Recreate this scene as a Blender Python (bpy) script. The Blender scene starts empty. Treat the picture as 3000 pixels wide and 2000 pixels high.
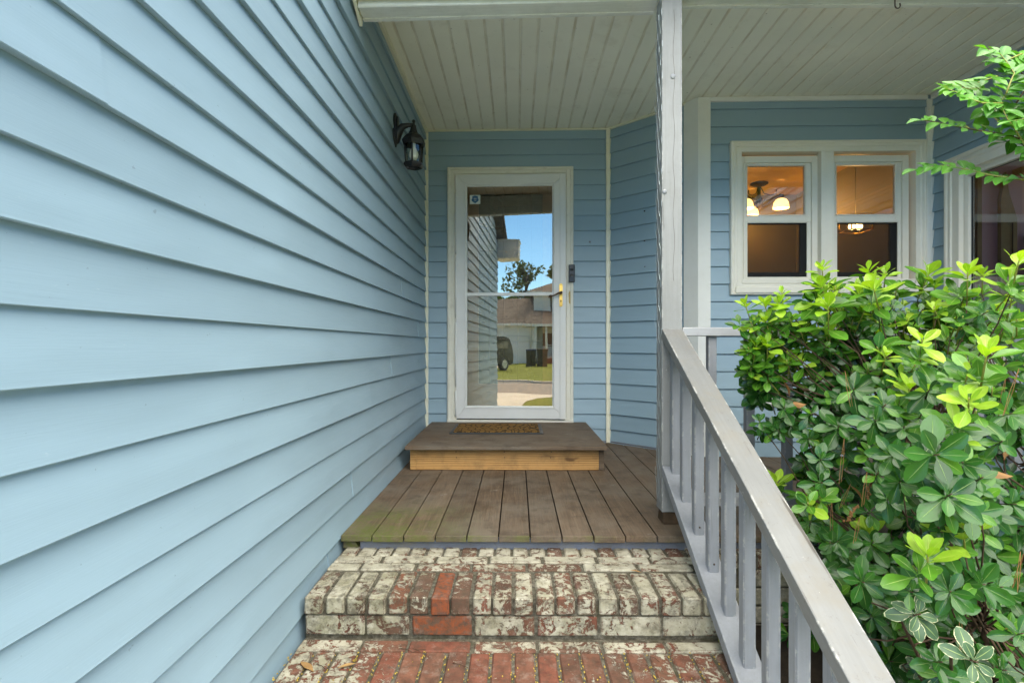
import bpy, bmesh, math, random
from mathutils import Vector, Matrix, Euler

R = math.radians
random.seed(7)
scene = bpy.context.scene
COL = scene.collection

# ------------------------------------------------------------------ camera, sky, sun, exposure
cam = bpy.data.cameras.new('camera')
cam.sensor_width = 36.0
cam.lens = 18.67
cam.shift_y = 0.0030
cam.clip_start = 0.02
cam.clip_end = 2000.0
cam_ob = bpy.data.objects.new('camera', cam)
cam_ob.location = (0.0, 0.0, 0.798)
cam_ob.rotation_euler = (R(90), 0.0, 0.0090)
COL.objects.link(cam_ob)
scene.camera = cam_ob

SUN_ELEV, SUN_AZ = 66.0, 180.0          # azimuth measured from +Y towards +X
world = bpy.data.worlds.new('World')
scene.world = world
world.use_nodes = True
wn = world.node_tree
wbg = wn.nodes['Background']
sky = wn.nodes.new('ShaderNodeTexSky')
sky.sky_type = 'NISHITA'
sky.sun_disc = False
sky.sun_elevation = R(SUN_ELEV)
sky.sun_rotation = R(SUN_AZ)
sky.altitude = 1500.0
sky.air_density = 0.8
sky.dust_density = 0.0
sky.ozone_density = 5.0
hs = wn.nodes.new('ShaderNodeHueSaturation')
hs.inputs['Saturation'].default_value = 1.17
wn.links.new(sky.outputs[0], hs.inputs['Color'])
wn.links.new(hs.outputs[0], wbg.inputs[0])
wbg.inputs[1].default_value = 0.075

sun = bpy.data.lights.new('sun', 'SUN')
sun.energy = 1.5
sun.angle = R(100)
sun.color = (1.0, 0.95, 0.86)
sun_ob = bpy.data.objects.new('sun', sun)
el, az = R(SUN_ELEV), R(SUN_AZ)
to_sun = Vector((math.sin(az) * math.cos(el), math.cos(az) * math.cos(el), math.sin(el)))
sun_ob.rotation_euler = to_sun.to_track_quat('Z', 'Y').to_euler()
sun_ob.location = (0, 10, 20)
COL.objects.link(sun_ob)

vs = scene.view_settings
scene.display_settings.display_device = 'sRGB'
vs.view_transform = 'Standard'
vs.look = 'None'
vs.gamma = 1.0
vs.use_curve_mapping = False
vs.exposure = 3.27
vs.use_white_balance = True
vs.white_balance_temperature = 7600
vs.white_balance_tint = 4.0
scene.cycles.use_denoising = True
scene.cycles.max_bounces = 9
scene.cycles.diffuse_bounces = 7
scene.cycles.glossy_bounces = 4
scene.cycles.transmission_bounces = 4
scene.cycles.transparent_max_bounces = 10
scene.cycles.caustics_reflective = False
scene.cycles.caustics_refractive = False
scene.cycles.sample_clamp_indirect = 6.0


# ------------------------------------------------------------------ node helpers
class NT:
    def __init__(self, name):
        self.m = bpy.data.materials.new(name)
        self.m.use_nodes = True
        self.t = self.m.node_tree
        self.b = self.t.nodes['Principled BSDF']
        self.out = self.t.nodes['Material Output']

    def n(self, kind, **kw):
        nd = self.t.nodes.new('ShaderNode' + kind)
        for k, v in kw.items():
            setattr(nd, k, v)
        return nd

    def link(self, a, b):
        self.t.links.new(a, b)

    def setv(self, sock, v):
        if hasattr(v, 'node'):
            self.t.links.new(v, sock)
        elif isinstance(v, (tuple, list)):
            sock.default_value = (*v, 1.0) if len(v) == 3 and len(sock.default_value) == 4 else v
        else:
            sock.default_value = v

    def coord(self, which='Object', scale=(1, 1, 1), loc=(0, 0, 0), rnd=False):
        if which == 'World':
            o = self.n('NewGeometry').outputs['Position']
        else:
            o = self.n('TexCoord').outputs[which]
        mp = self.n('Mapping')
        self.link(o, mp.inputs['Vector'])
        mp.inputs['Scale'].default_value = scale
        mp.inputs['Location'].default_value = loc
        if rnd:
            oi = self.n('ObjectInfo')
            mm = self.n('VectorMath', operation='MULTIPLY')
            cmb = self.n('CombineXYZ')
            for i in range(3):
                self.link(oi.outputs['Random'], cmb.inputs[i])
            self.link(cmb.outputs[0], mm.inputs[0])
            mm.inputs[1].default_value = (17.3, 31.7, 23.1)
            self.link(mm.outputs[0], mp.inputs['Location'])
        return mp.outputs[0]

    def noise(self, vec, scale=5.0, detail=4.0, rough=0.55, dist=0.0):
        nd = self.n('TexNoise')
        self.link(vec, nd.inputs['Vector'])
        nd.inputs['Scale'].default_value = scale
        nd.inputs['Detail'].default_value = detail
        nd.inputs['Roughness'].default_value = rough
        nd.inputs['Distortion'].default_value = dist
        return nd.outputs[0]

    def mr(self, v, a, b, c=0.0, d=1.0, smooth=False):
        nd = self.n('MapRange')
        if smooth:
            nd.interpolation_type = 'SMOOTHSTEP'
        self.setv(nd.inputs[0], v)
        for i, x in enumerate((a, b, c, d)):
            self.setv(nd.inputs[1 + i], x)
        return nd.outputs[0]

    def math(self, op, a, b=0.0, clamp=False):
        nd = self.n('Math', operation=op)
        nd.use_clamp = clamp
        self.setv(nd.inputs[0], a)
        self.setv(nd.inputs[1], b)
        return nd.outputs[0]

    def mix(self, f, a, b, mode='MIX'):
        nd = self.n('Mix', data_type='RGBA', blend_type=mode)
        self.setv(nd.inputs[0], f)
        self.setv(nd.inputs[6], a)
        self.setv(nd.inputs[7], b)
        return nd.outputs[2]

    def ramp(self, v, stops):
        nd = self.n('ValToRGB')
        self.setv(nd.inputs[0], v)
        cr = nd.color_ramp
        while len(cr.elements) < len(stops):
            cr.elements.new(0.5)
        for e, (p, c) in zip(cr.elements, stops):
            e.position = p
            e.color = (*c, 1)
        return nd.outputs[0]

    def rnd(self):
        return self.n('ObjectInfo').outputs['Random']

    def attr(self, name, kind='OBJECT'):
        nd = self.n('Attribute', attribute_type=kind, attribute_name=name)
        return nd.outputs['Fac']

    def sep(self, v):
        nd = self.n('SeparateXYZ')
        self.link(v, nd.inputs[0])
        return nd.outputs

    def bump(self, h, dist=0.001, strength=1.0, normal=None):
        nd = self.n('Bump')
        nd.inputs['Strength'].default_value = strength
        nd.inputs['Distance'].default_value = dist
        self.link(h, nd.inputs['Height'])
        if normal is not None:
            self.link(normal, nd.inputs['Normal'])
        return nd.outputs[0]

    def done(self, col, rough=0.5, normal=None, spec=0.5, metal=0.0):
        self.setv(self.b.inputs['Base Color'], col)
        self.setv(self.b.inputs['Roughness'], rough)
        self.setv(self.b.inputs['Metallic'], metal)
        self.setv(self.b.inputs['Specular IOR Level'], spec)
        if normal is not None:
            self.link(normal, self.b.inputs['Normal'])
        return self.m


def plain(name, col, rough=0.5, metal=0.0, spec=0.5, var=0.08, scale=8.0, bump=0.0):
    t = NT(name)
    v = t.coord('Object', rnd=True)
    n = t.noise(v, scale, 5, 0.6)
    f = t.mr(n, 0.3, 0.7, 1 - var, 1 + var)
    c = t.mix(1.0, col, f, 'MULTIPLY')
    nrm = t.bump(t.noise(v, scale * 8, 3), bump) if bump else None
    return t.done(c, t.mr(n, 0.3, 0.7, max(0.02, rough - 0.06), min(1, rough + 0.06)), nrm, spec, metal)


# ------------------------------------------------------------------ materials
def m_siding():
    t = NT('blue_vinyl_siding')
    v = t.coord('Object')
    g = t.coord('Object', scale=(5, 5, 150), rnd=True)
    grain = t.noise(g, 1.6, 4, 0.6, 0.6)
    big = t.noise(v, 1.3, 3, 0.5)
    rn = t.mr(t.rnd(), 0, 1, 0.965, 1.03)
    f = t.math('MULTIPLY', t.mr(big, 0.3, 0.7, 0.95, 1.05), rn)
    c = t.mix(1.0, (0.262, 0.374, 0.448), f, 'MULTIPLY')
    speck = t.mr(t.noise(v, 60, 2, 0.5), 0.755, 0.77, 0, 1)
    c = t.mix(t.math('MULTIPLY', speck, 0.35), c, (0.10, 0.12, 0.12))
    scuff = t.mr(t.noise(t.coord('Object', scale=(3, 3, 14)), 9, 3, 0.7), 0.70, 0.76, 0, 0.22)
    c = t.mix(scuff, c, (0.50, 0.58, 0.60))
    wave = t.noise(t.coord('Object', scale=(1.6, 1, 5)), 1.0, 2, 0.5)
    return t.done(c, t.mr(grain, 0.3, 0.7, 0.42, 0.54), t.bump(grain, 0.00030, 1.0, t.bump(wave, 0.012)), 0.4)


def m_trim(name, col, rough=0.42, dirt=0.25, dirtcol=(0.34, 0.27, 0.16)):
    t = NT(name)
    v = t.coord('Object', rnd=True)
    n = t.noise(v, 3.0, 6, 0.65)
    d = t.mr(t.noise(v, 14, 6, 0.7), 0.52, 0.80, 0, dirt)
    c = t.mix(1.0, col, t.mr(n, 0.3, 0.7, 0.95, 1.04), 'MULTIPLY')
    c = t.mix(d, c, dirtcol)
    fine = t.noise(t.coord('Object', scale=(60, 60, 60)), 2, 2)
    return t.done(c, rough, t.bump(fine, 0.00012), 0.45)


def m_soffit():
    t = NT('cream_soffit')
    v = t.coord('World')
    grime = t.noise(t.coord('World', scale=(8, 1.0, 8)), 3, 5, 0.7)
    c = t.mix(1.0, (0.87, 0.85, 0.735), t.mr(t.noise(v, 1.2, 4), 0.3, 0.7, 0.94, 1.06), 'MULTIPLY')
    p = t.n('TexCoord').outputs['Object']
    z = t.sep(p)[2]
    groove = t.mr(z, 0.0008, 0.0035, 0, 1)
    c = t.mix(t.math('MULTIPLY', groove, t.mr(grime, 0.42, 0.70, 0.12, 0.62)), c, (0.44, 0.34, 0.19))
    spot = t.mr(t.noise(v, 38, 2), 0.72, 0.75, 0, 0.5)
    c = t.mix(spot, c, (0.22, 0.17, 0.09))
    c = t.mix(t.mr(t.noise(v, 5, 6, 0.7), 0.56, 0.82, 0, 0.28), c, (0.38, 0.31, 0.19))
    return t.done(c, 0.5, None, 0.4)


def m_paint_wood(name, col, chip=(0.52, 0.51, 0.48), wood=(0.25, 0.17, 0.10), axis='z', wear=0.5, dirt=0.35, crack=0.35):
    t = NT(name)
    sc = {'z': (60, 60, 3), 'x': (3, 60, 60), 'y': (60, 3, 60)}[axis]
    v = t.coord('Object', rnd=True)
    g = t.noise(t.coord('Object', scale=sc, rnd=True), 1.2, 5, 0.6, 0.8)
    c = t.mix(1.0, col, t.mr(t.noise(v, 4, 5, 0.6), 0.3, 0.7, 0.90, 1.08), 'MULTIPLY')
    c = t.mix(1.0, c, t.mr(g, 0.3, 0.75, 1.05, 0.90), 'MULTIPLY')
    dn = t.noise(v, 7, 9, 0.78)
    c = t.mix(t.mr(dn, 0.46, 0.70, 0, dirt), c, (0.17, 0.155, 0.13))
    ch = t.noise(v, 34, 5, 0.7)
    bv = t.n('Bevel', samples=4)
    bv.inputs['Radius'].default_value = 0.008
    dt = t.n('VectorMath', operation='DOT_PRODUCT')
    t.link(bv.outputs[0], dt.inputs[0])
    t.link(t.n('NewGeometry').outputs['True Normal'], dt.inputs[1])
    edge = t.mr(dt.outputs['Value'], 0.995, 0.95, 0, 1)
    chm = t.math('ADD', t.mr(ch, 0.70, 0.73, 0, 1), t.math('MULTIPLY', edge, t.mr(t.noise(v, 22, 4, 0.7), 0.50, 0.60, 0, 1)), True)
    chm = t.math('MULTIPLY', chm, wear)
    c = t.mix(chm, c, chip)
    w = t.mr(t.noise(v, 13, 6, 0.7), 0.715, 0.74, 0, wear)
    c = t.mix(w, c, wood)
    c = t.mix(t.mr(t.noise(v, 55, 6, 0.8), 0.585, 0.67, 0, 0.75 * dirt), c, (0.09, 0.08, 0.07))
    csc = tuple(q * (0.55 if q > 10 else 0.5) for q in sc)
    cr = t.math('MULTIPLY', t.mr(t.noise(t.coord('Object', scale=csc, loc=(2, 7, 4), rnd=True), 1.0, 4, 0.7, 0.4), 0.655, 0.70, 0, 1), crack)
    c = t.mix(cr, c, (0.035, 0.028, 0.022))
    hgt = t.math('SUBTRACT', t.math('MULTIPLY', g, 0.5), t.math('MULTIPLY', chm, 0.6))
    return t.done(c, t.mr(dn, 0.3, 0.7, 0.42, 0.62), t.bump(hgt, 0.0009), 0.42)


def m_deck():
    t = NT('weathered_deck_wood')
    v = t.coord('World')
    vr = t.coord('Object', scale=(1, 1, 1), rnd=True)
    g = t.noise(t.coord('Object', scale=(42, 2.2, 42), rnd=True), 1.5, 7, 0.65, 1.4)
    fine = t.noise(t.coord('Object', scale=(190, 5, 190), rnd=True), 1.5, 3, 0.6, 0.5)
    base = t.ramp(g, [(0.25, (0.060, 0.039, 0.025)), (0.5, (0.125, 0.084, 0.054)), (0.75, (0.195, 0.140, 0.095))])
    base = t.mix(1.0, base, t.mr(t.rnd(), 0, 1, 0.80, 1.18), 'MULTIPLY')
    base = t.mix(1.0, base, t.mr(fine, 0.3, 0.75, 1.10, 0.80), 'MULTIPLY')
    grey = t.mr(t.noise(v, 3.0, 6, 0.65), 0.40, 0.66, 0, 0.62)
    base = t.mix(grey, base, (0.175, 0.150, 0.120))
    stain = t.mr(t.noise(v, 7.0, 6, 0.7), 0.50, 0.70, 0, 0.80)
    base = t.mix(stain, base, (0.060, 0.042, 0.028))
    chalk = t.mr(t.noise(t.coord('World', scale=(1, 1.8, 1)), 6.0, 8, 0.78), 0.625, 0.70, 0, 0.42)
    base = t.mix(chalk, base, (0.44, 0.43, 0.40))
    s = t.sep(v)
    mx = t.mr(s[0], -0.60, -0.05, 1, 0, True)
    my = t.mr(s[1], 2.35, 2.80, 1, 0, True)
    edge = t.math('MULTIPLY', t.mr(s[1], 2.23, 2.216, 0, 1), t.mr(s[0], -0.8, 1.4, 1.0, 0.15))
    mm = t.math('MULTIPLY', t.math('MULTIPLY', mx, my), t.mr(t.noise(v, 6, 6, 0.7), 0.36, 0.62, 0.0, 1.25))
    mm = t.math('MULTIPLY', mm, t.mr(t.noise(v, 48, 6, 0.75), 0.36, 0.58, 0.25, 1.1))
    mm = t.math('MAXIMUM', mm, t.math('MULTIPLY', edge, t.mr(t.noise(v, 11, 5, 0.7), 0.45, 0.62, 0, 0.9)), True)
    base = t.mix(t.math('MULTIPLY', mm, 0.85), base, (0.098, 0.115, 0.022))
    h = t.math('ADD', t.math('MULTIPLY', g, 0.6), t.math('MULTIPLY', fine, 0.5))
    return t.done(base, t.mr(g, 0.3, 0.7, 0.62, 0.80), t.bump(h, 0.0016), 0.35)


def m_pine():
    t = NT('new_pine_board')
    g = t.noise(t.coord('Object', scale=(1.6, 30, 30), rnd=True), 2.0, 3, 0.5, 2.2)
    rings = t.n('TexWave', wave_type='BANDS', bands_direction='Z')
    t.link(t.coord('Object', scale=(0.5, 9, 9)), rings.inputs['Vector'])
    rings.inputs['Scale'].default_value = 3.2
    rings.inputs['Distortion'].default_value = 5.0
    rings.inputs['Detail'].default_value = 2.0
    rings.inputs['Detail Scale'].default_value = 0.8
    c = t.ramp(rings.outputs[0], [(0.0, (0.60, 0.345, 0.135)), (0.6, (0.50, 0.265, 0.088)), (1.0, (0.26, 0.105, 0.027))])
    c = t.mix(t.mr(g, 0.35, 0.7, 0, 0.5), c, (0.54, 0.32, 0.12))
    kn = t.mr(t.noise(t.coord('Object', scale=(1, 2.5, 2.5), loc=(3.1, 0, 1.7)), 5.0, 2, 0.4), 0.69, 0.74, 0, 0.85)
    c = t.mix(kn, c, (0.13, 0.06, 0.02))
    c = t.mix(t.mr(t.noise(t.coord('Object'), 9, 6, 0.7), 0.48, 0.70, 0, 0.55), c, (0.16, 0.095, 0.045))
    return t.done(c, 0.58, t.bump(rings.outputs[0], 0.0004), 0.35)


def m_brick(name, face=False):
    t = NT(name)
    v = t.coord('World')
    r = t.rnd()
    red = t.ramp(r, [(0.0, (0.105, 0.045, 0.030)), (0.3, (0.185, 0.058, 0.036)), (0.6, (0.160, 0.066, 0.042)), (0.85, (0.115, 0.062, 0.042)), (1.0, (0.20, 0.074, 0.044))])
    mott = t.noise(v, 26, 6, 0.7)
    red = t.mix(1.0, red, t.mr(mott, 0.3, 0.7, 0.50, 1.40), 'MULTIPLY')
    red = t.mix(t.math('MULTIPLY', t.attr('brown'), t.mr(t.noise(v, 13, 6, 0.7), 0.35, 0.6, 0.3, 1.0)), red, (0.115, 0.076, 0.050))
    red = t.mix(t.mr(t.noise(t.coord('World', loc=(5, 5, 1)), 15, 9, 0.8), 0.52, 0.68, 0, 0.55), red, (0.30, 0.245, 0.205))
    org = t.attr('orange')
    red = t.mix(t.math('MULTIPLY', org, t.mr(t.noise(v, 34, 9, 0.8), 0.45, 0.56, 0.0, 1.0)), red, (0.27, 0.066, 0.022))
    pn = t.math('ADD', t.math('MULTIPLY', t.noise(t.coord('World', loc=(3, 1, 2)), 19, 10, 0.78, 0.8), 0.76),
                t.math('MULTIPLY', t.noise(v, 75, 5, 0.7), 0.24))
    bv = t.n('Bevel', samples=4)
    bv.inputs['Radius'].default_value = 0.007
    dt = t.n('VectorMath', operation='DOT_PRODUCT')
    t.link(bv.outputs[0], dt.inputs[0])
    t.link(t.n('NewGeometry').outputs['True Normal'], dt.inputs[1])
    edge = t.mr(dt.outputs['Value'], 0.99, 0.90, 0, 1)
    thr = t.math('ADD', t.mr(t.attr('paint'), 0, 1, 0.64, 0.405), t.math('MULTIPLY', edge, 0.055))
    mask = t.mr(t.math('SUBTRACT', pn, thr), -0.004, 0.012, 0, 1)
    cream = t.mix(t.mr(t.noise(v, 9, 6, 0.7), 0.40, 0.70, 0, 0.75), (0.48, 0.45, 0.36), (0.25, 0.22, 0.15))
    moss = t.math('MULTIPLY', t.attr('moss'), t.mr(t.noise(v, 16, 6, 0.7), 0.42, 0.62, 0, 1))
    cream = t.mix(t.math('MULTIPLY', moss, 0.8), cream, (0.145, 0.135, 0.055))
    c = t.mix(mask, red, cream)
    gr = t.math('ADD', t.mr(t.noise(t.coord('World', loc=(7, 2, 9)), 22, 8, 0.78), 0.47, 0.64, 0, 0.85), t.math('MULTIPLY', edge, t.mr(t.noise(v, 40, 5, 0.7), 0.42, 0.6, 0.05, 0.5)), True)
    c = t.mix(t.math('MULTIPLY', gr, t.mr(t.attr('moss'), 0, 1, 0.55, 1.0)), c, (0.060, 0.050, 0.035))
    grain = t.noise(v, 170, 3, 0.7)
    h = t.math('ADD', t.math('MULTIPLY', mask, 0.55), t.math('ADD', t.math('MULTIPLY', grain, 0.35), t.math('MULTIPLY', mott, 0.9)))
    return t.done(c, t.mr(mask, 0, 1, 0.88, 0.66), t.bump(h, 0.0022), 0.3)


def m_mortar():
    t = NT('old_mortar')
    v = t.coord('World')
    n = t.noise(v, 60, 6, 0.75)
    c = t.ramp(n, [(0.3, (0.035, 0.030, 0.022)), (0.5, (0.10, 0.090, 0.068)), (0.75, (0.27, 0.245, 0.195))])
    c = t.mix(t.mr(t.noise(v, 12, 5, 0.7), 0.48, 0.66, 0, 0.7), c, (0.055, 0.050, 0.026))
    return t.done(c, 0.95, t.bump(n, 0.004), 0.2)


def m_leaf(name, dark, light, rough=0.3, vein=(0.42, 0.50, 0.16), cream=False, transl=0.22, veinw=0.035):
    t = NT(name)
    tone = t.attr('tone', 'GEOMETRY')
    rn = t.math('ADD', t.math('MULTIPLY', tone, 0.7), t.math('MULTIPLY', t.rnd(), 0.3))
    uv = t.n('TexCoord').outputs['UV']
    s = t.sep(uv)
    c = t.mix(rn, dark, light)
    v = t.coord('World')
    c = t.mix(1.0, c, t.mr(t.noise(v, 30, 3, 0.6), 0.3, 0.7, 0.82, 1.16), 'MULTIPLY')
    off = t.math('ABSOLUTE', t.math('SUBTRACT', s[0], 0.5))
    if cream:
        edge = t.math('ADD', off, t.math('MULTIPLY', t.math('SUBTRACT', t.noise(v, 130, 4, 0.6), 0.5), 0.30))
        em = t.math('MAXIMUM', t.mr(edge, 0.445, 0.475, 0, 1), t.mr(t.math('ADD', s[1], t.math('MULTIPLY', t.noise(v, 130, 4, 0.6), 0.16)), 1.03, 1.06, 0, 1))
        c = t.mix(em, c, (0.55, 0.56, 0.34))
    vw = t.mr(s[1], 0.0, 1.0, veinw * 1.6, veinw * 0.2)
    vm = t.mr(t.math('SUBTRACT', off, vw), 0.010, -0.010, 0, 0.75)
    c = t.mix(vm, c, vein)
    side = t.n('TexWave', wave_type='BANDS', bands_direction='Y')
    mp = t.n('Mapping')
    cmb = t.n('CombineXYZ')
    t.link(off, cmb.inputs[0])
    t.link(t.math('SUBTRACT', s[1], t.math('MULTIPLY', off, 0.7)), cmb.inputs[1])
    t.link(cmb.outputs[0], side.inputs['Vector'])
    side.inputs['Scale'].default_value = 2.6
    nb = t.bump(side.outputs[0], 0.0004, 0.10)
    nb = t.bump(vm, 0.0005, 0.6, nb)
    t.done(c, rough, nb, 0.36)
    tr = t.n('BsdfTranslucent')
    t.setv(tr.inputs['Color'], t.mix(1.0, c, (1.25, 1.35, 0.45), 'MULTIPLY'))
    mx = t.n('MixShader')
    mx.inputs[0].default_value = transl
    t.link(t.b.outputs[0], mx.inputs[1])
    t.link(tr.outputs[0], mx.inputs[2])
    t.link(mx.outputs[0], t.out.inputs[0])
    return t.m


def m_glass(name, refl=0.3, tint=(1, 1, 1), wav=0.0, gtint=(1, 1, 1)):
    t = NT(name)
    tr = t.n('BsdfTransparent')
    tr.inputs[0].default_value = (*tint, 1)
    gl = t.n('BsdfGlossy')
    gl.inputs['Roughness'].default_value = 0.0
    gl.inputs['Color'].default_value = (*gtint, 1)
    if wav:
        n = t.noise(t.coord('Object'), 2.2, 1, 0.4)
        t.link(t.bump(n, wav), gl.inputs['Normal'])
    fr = t.n('Fresnel')
    fr.inputs[0].default_value = 1.45
    f = t.math('ADD', t.math('MULTIPLY', fr.outputs[0], 0.8), refl, True)
    mx = t.n('MixShader')
    t.link(f, mx.inputs[0])
    t.link(tr.outputs[0], mx.inputs[1])
    t.link(gl.outputs[0], mx.inputs[2])
    t.link(mx.outputs[0], t.out.inputs[0])
    return t.m


def m_screen():
    t = NT('insect_screen')
    tr = t.n('BsdfTransparent')
    df = t.n('BsdfDiffuse')
    df.inputs[0].default_value = (0.02, 0.02, 0.019, 1)
    mx = t.n('MixShader')
    mx.inputs[0].default_value = 0.80
    t.link(tr.outputs[0], mx.inputs[1])
    t.link(df.outputs[0], mx.inputs[2])
    t.link(mx.outputs[0], t.out.inputs[0])
    return t.m


def m_emit(name, col, s, base=(0.8, 0.7, 0.5)):
    t = NT(name)
    t.done(base, 0.4)
    t.b.inputs['Emission Color'].default_value = (*col, 1)
    t.b.inputs['Emission Strength'].default_value = s
    return t.m


def m_coir():
    t = NT('coir_mat')
    v = t.coord('Object')
    n = t.noise(v, 160, 4, 0.7)
    c = t.ramp(n, [(0.3, (0.10, 0.05, 0.014)), (0.55, (0.27, 0.145, 0.045)), (0.75, (0.42, 0.26, 0.10))])
    w = t.n('TexVoronoi', feature='DISTANCE_TO_EDGE')
    t.link(t.coord('Object', scale=(1.0, 0.55, 1)), w.inputs['Vector'])
    w.inputs['Scale'].default_value = 24.0
    pat = t.mr(w.outputs['Distance'], 0.05, 0.10, 0.85, 0)
    c = t.mix(pat, c, (0.025, 0.02, 0.015))
    return t.done(c, 0.95, t.bump(n, 0.004), 0.1)


def m_grass():
    t = NT('lawn_grass')
    v = t.coord('World')
    n = t.noise(v, 1.5, 8, 0.7)
    c = t.ramp(n, [(0.3, (0.10, 0.125, 0.022)), (0.55, (0.165, 0.20, 0.036)), (0.75, (0.22, 0.24, 0.06))])
    f = t.noise(v, 40, 4, 0.7)
    c = t.mix(1.0, c, t.mr(f, 0.3, 0.7, 0.7, 1.3), 'MULTIPLY')
    return t.done(c, 0.9, t.bump(f, 0.03), 0.2)


def m_ground(name, a, b, scale=6, bump=0.003, rough=0.9):
    t = NT(name)
    v = t.coord('World')
    n = t.noise(v, scale, 8, 0.7)
    f = t.noise(v, scale * 25, 3, 0.7)
    c = t.mix(t.mr(n, 0.35, 0.65, 0, 1), a, b)
    c = t.mix(1.0, c, t.mr(f, 0.3, 0.7, 0.8, 1.2), 'MULTIPLY')
    return t.done(c, rough, t.bump(f, bump), 0.25)


def m_shingle():
    t = NT('roof_shingles')
    v = t.coord('World')
    n = t.noise(v, 2.0, 8, 0.75)
    br = t.n('TexBrick')
    t.link(t.coord('World', scale=(1, 1, 1)), br.inputs['Vector'])
    br.inputs['Scale'].default_value = 3.0
    c = t.mix(t.mr(n, 0.35, 0.65, 0, 1), (0.10, 0.085, 0.075), (0.185, 0.165, 0.150))
    return t.done(c, 0.95, t.bump(t.noise(v, 40, 3), 0.01), 0.1)


def m_rubber(name, col, rough=0.6):
    return plain(name, col, rough, 0, 0.4, 0.15, 20, 0.0003)


M = {}
M['siding'] = m_siding()
M['sheath'] = plain('wall_sheathing', (0.12, 0.13, 0.13), 0.9)
M['cream'] = m_trim('cream_vinyl_trim', (0.76, 0.73, 0.58))
M['white'] = m_trim('white_vinyl_trim', (0.72, 0.72, 0.68), dirt=0.10)
M['winwhite'] = m_trim('window_vinyl', (0.72, 0.69, 0.605), dirt=0.12)
M['doorwhite'] = m_trim('storm_door_enamel', (0.70, 0.705, 0.69), 0.35, 0.06)
M['casing'] = m_trim('door_casing_paint', (0.70, 0.685, 0.60), 0.5, 0.30, (0.30, 0.24, 0.16))
M['soffit'] = m_soffit()
M['beam'] = m_paint_wood('beam_paint', (0.70, 0.71, 0.66), axis='x', wear=0.5, dirt=0.15)
M['post'] = m_paint_wood('post_paint', (0.25, 0.255, 0.255), axis='z', wear=0.7, dirt=0.22)
M['rail'] = m_paint_wood('rail_paint', (0.245, 0.258, 0.285), axis='z', wear=0.5, dirt=0.22)
M['railtop'] = m_paint_wood('handrail_paint', (0.165, 0.168, 0.168), axis='x', wear=1.0, dirt=0.80, crack=0.8)
M['railx'] = m_paint_wood('deck_rail_paint', (0.32, 0.33, 0.35), axis='x', wear=0.8, dirt=0.2)
M['fascia'] = m_paint_wood('deck_fascia_paint', (0.155, 0.175, 0.225), chip=(0.3, 0.3, 0.28), axis='x', wear=0.6, dirt=0.95)
M['deck'] = m_deck()
M['pine'] = m_pine()
M['brick'] = m_brick('painted_brick')
M['mortar'] = m_mortar()
M['black'] = plain('black_cast_metal', (0.012, 0.012, 0.013), 0.42, 0.0, 0.5, 0.3, 30, 0.0004)
M['blackplastic'] = plain('black_plastic', (0.016, 0.017, 0.018), 0.28, 0.0, 0.5, 0.1)
M['lens'] = plain('camera_lens', (0.004, 0.004, 0.006), 0.05)
M['brass'] = plain('worn_brass', (0.85, 0.50, 0.13), 0.33, 1.0, 0.5, 0.25, 25)
M['bronze'] = plain('dark_bronze', (0.075, 0.048, 0.03), 0.4, 0.7, 0.5, 0.2)
M['iron'] = plain('rusty_iron', (0.05, 0.035, 0.026), 0.6, 0.6, 0.4, 0.3, 40)
M['bulb'] = plain('bulb_glass', (0.85, 0.85, 0.78), 0.2)
M['glass'] = m_glass('lantern_glass', 0.0, (0.93, 0.95, 0.93))
M['doorglass'] = m_glass('storm_door_glass', 0.28, (0.86, 0.78, 0.68), 0.0012, (1.05, 0.93, 0.76))
M['picglass'] = m_glass('picture_window_glass', 0.14, (0.95, 0.95, 0.93), 0.0006)
M['winglass'] = m_glass('window_glass', 0.08, (0.95, 0.95, 0.93), 0.0006)
M['screen'] = m_screen()
M['screenframe'] = plain('screen_frame', (0.19, 0.185, 0.20), 0.45)
M['oak'] = plain('brown_oak_door', (0.25, 0.118, 0.042), 0.4, 0, 0.5, 0.25, 12)
M['darkglass'] = plain('dark_door_lite', (0.012, 0.012, 0.013), 0.25)
M['muntin'] = plain('dark_muntin', (0.006, 0.006, 0.006), 0.5)
M['rubber'] = m_rubber('dark_rubber', (0.045, 0.05, 0.055))
M['coir'] = m_coir()
M['sticker'] = plain('white_sticker', (0.55, 0.60, 0.56), 0.4, var=0.03)
M['stickerblue'] = plain('blue_print', (0.018, 0.095, 0.20), 0.4, var=0.05)
M['glue'] = m_ground('dry_yellow_glue', (0.42, 0.27, 0.06), (0.52, 0.44, 0.25), 60, 0.002)
M['wire'] = plain('galvanised_wire', (0.36, 0.42, 0.44), 0.4, 0.6)
M['nail'] = plain('rusted_nail', (0.05, 0.03, 0.02), 0.7)
M['leaf_b'] = m_leaf('young_leaf', (0.190, 0.380, 0.024), (0.380, 0.560, 0.060), 0.32, (0.52, 0.62, 0.16), transl=0.32, veinw=0.026)
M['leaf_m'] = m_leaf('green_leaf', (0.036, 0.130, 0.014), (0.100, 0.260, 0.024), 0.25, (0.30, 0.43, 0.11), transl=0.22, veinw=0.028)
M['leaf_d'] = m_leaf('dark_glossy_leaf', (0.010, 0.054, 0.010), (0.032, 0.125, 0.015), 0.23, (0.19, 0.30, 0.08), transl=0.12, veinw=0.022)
M['leaf_v'] = m_leaf('variegated_leaf', (0.060, 0.120, 0.060), (0.090, 0.165, 0.075), 0.38, (0.34, 0.44, 0.16), cream=True, transl=0.15)
M['leaf_t'] = m_leaf('branch_leaf', (0.055, 0.200, 0.030), (0.150, 0.380, 0.060), 0.28, (0.22, 0.42, 0.12), transl=0.30, veinw=0.02)
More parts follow.
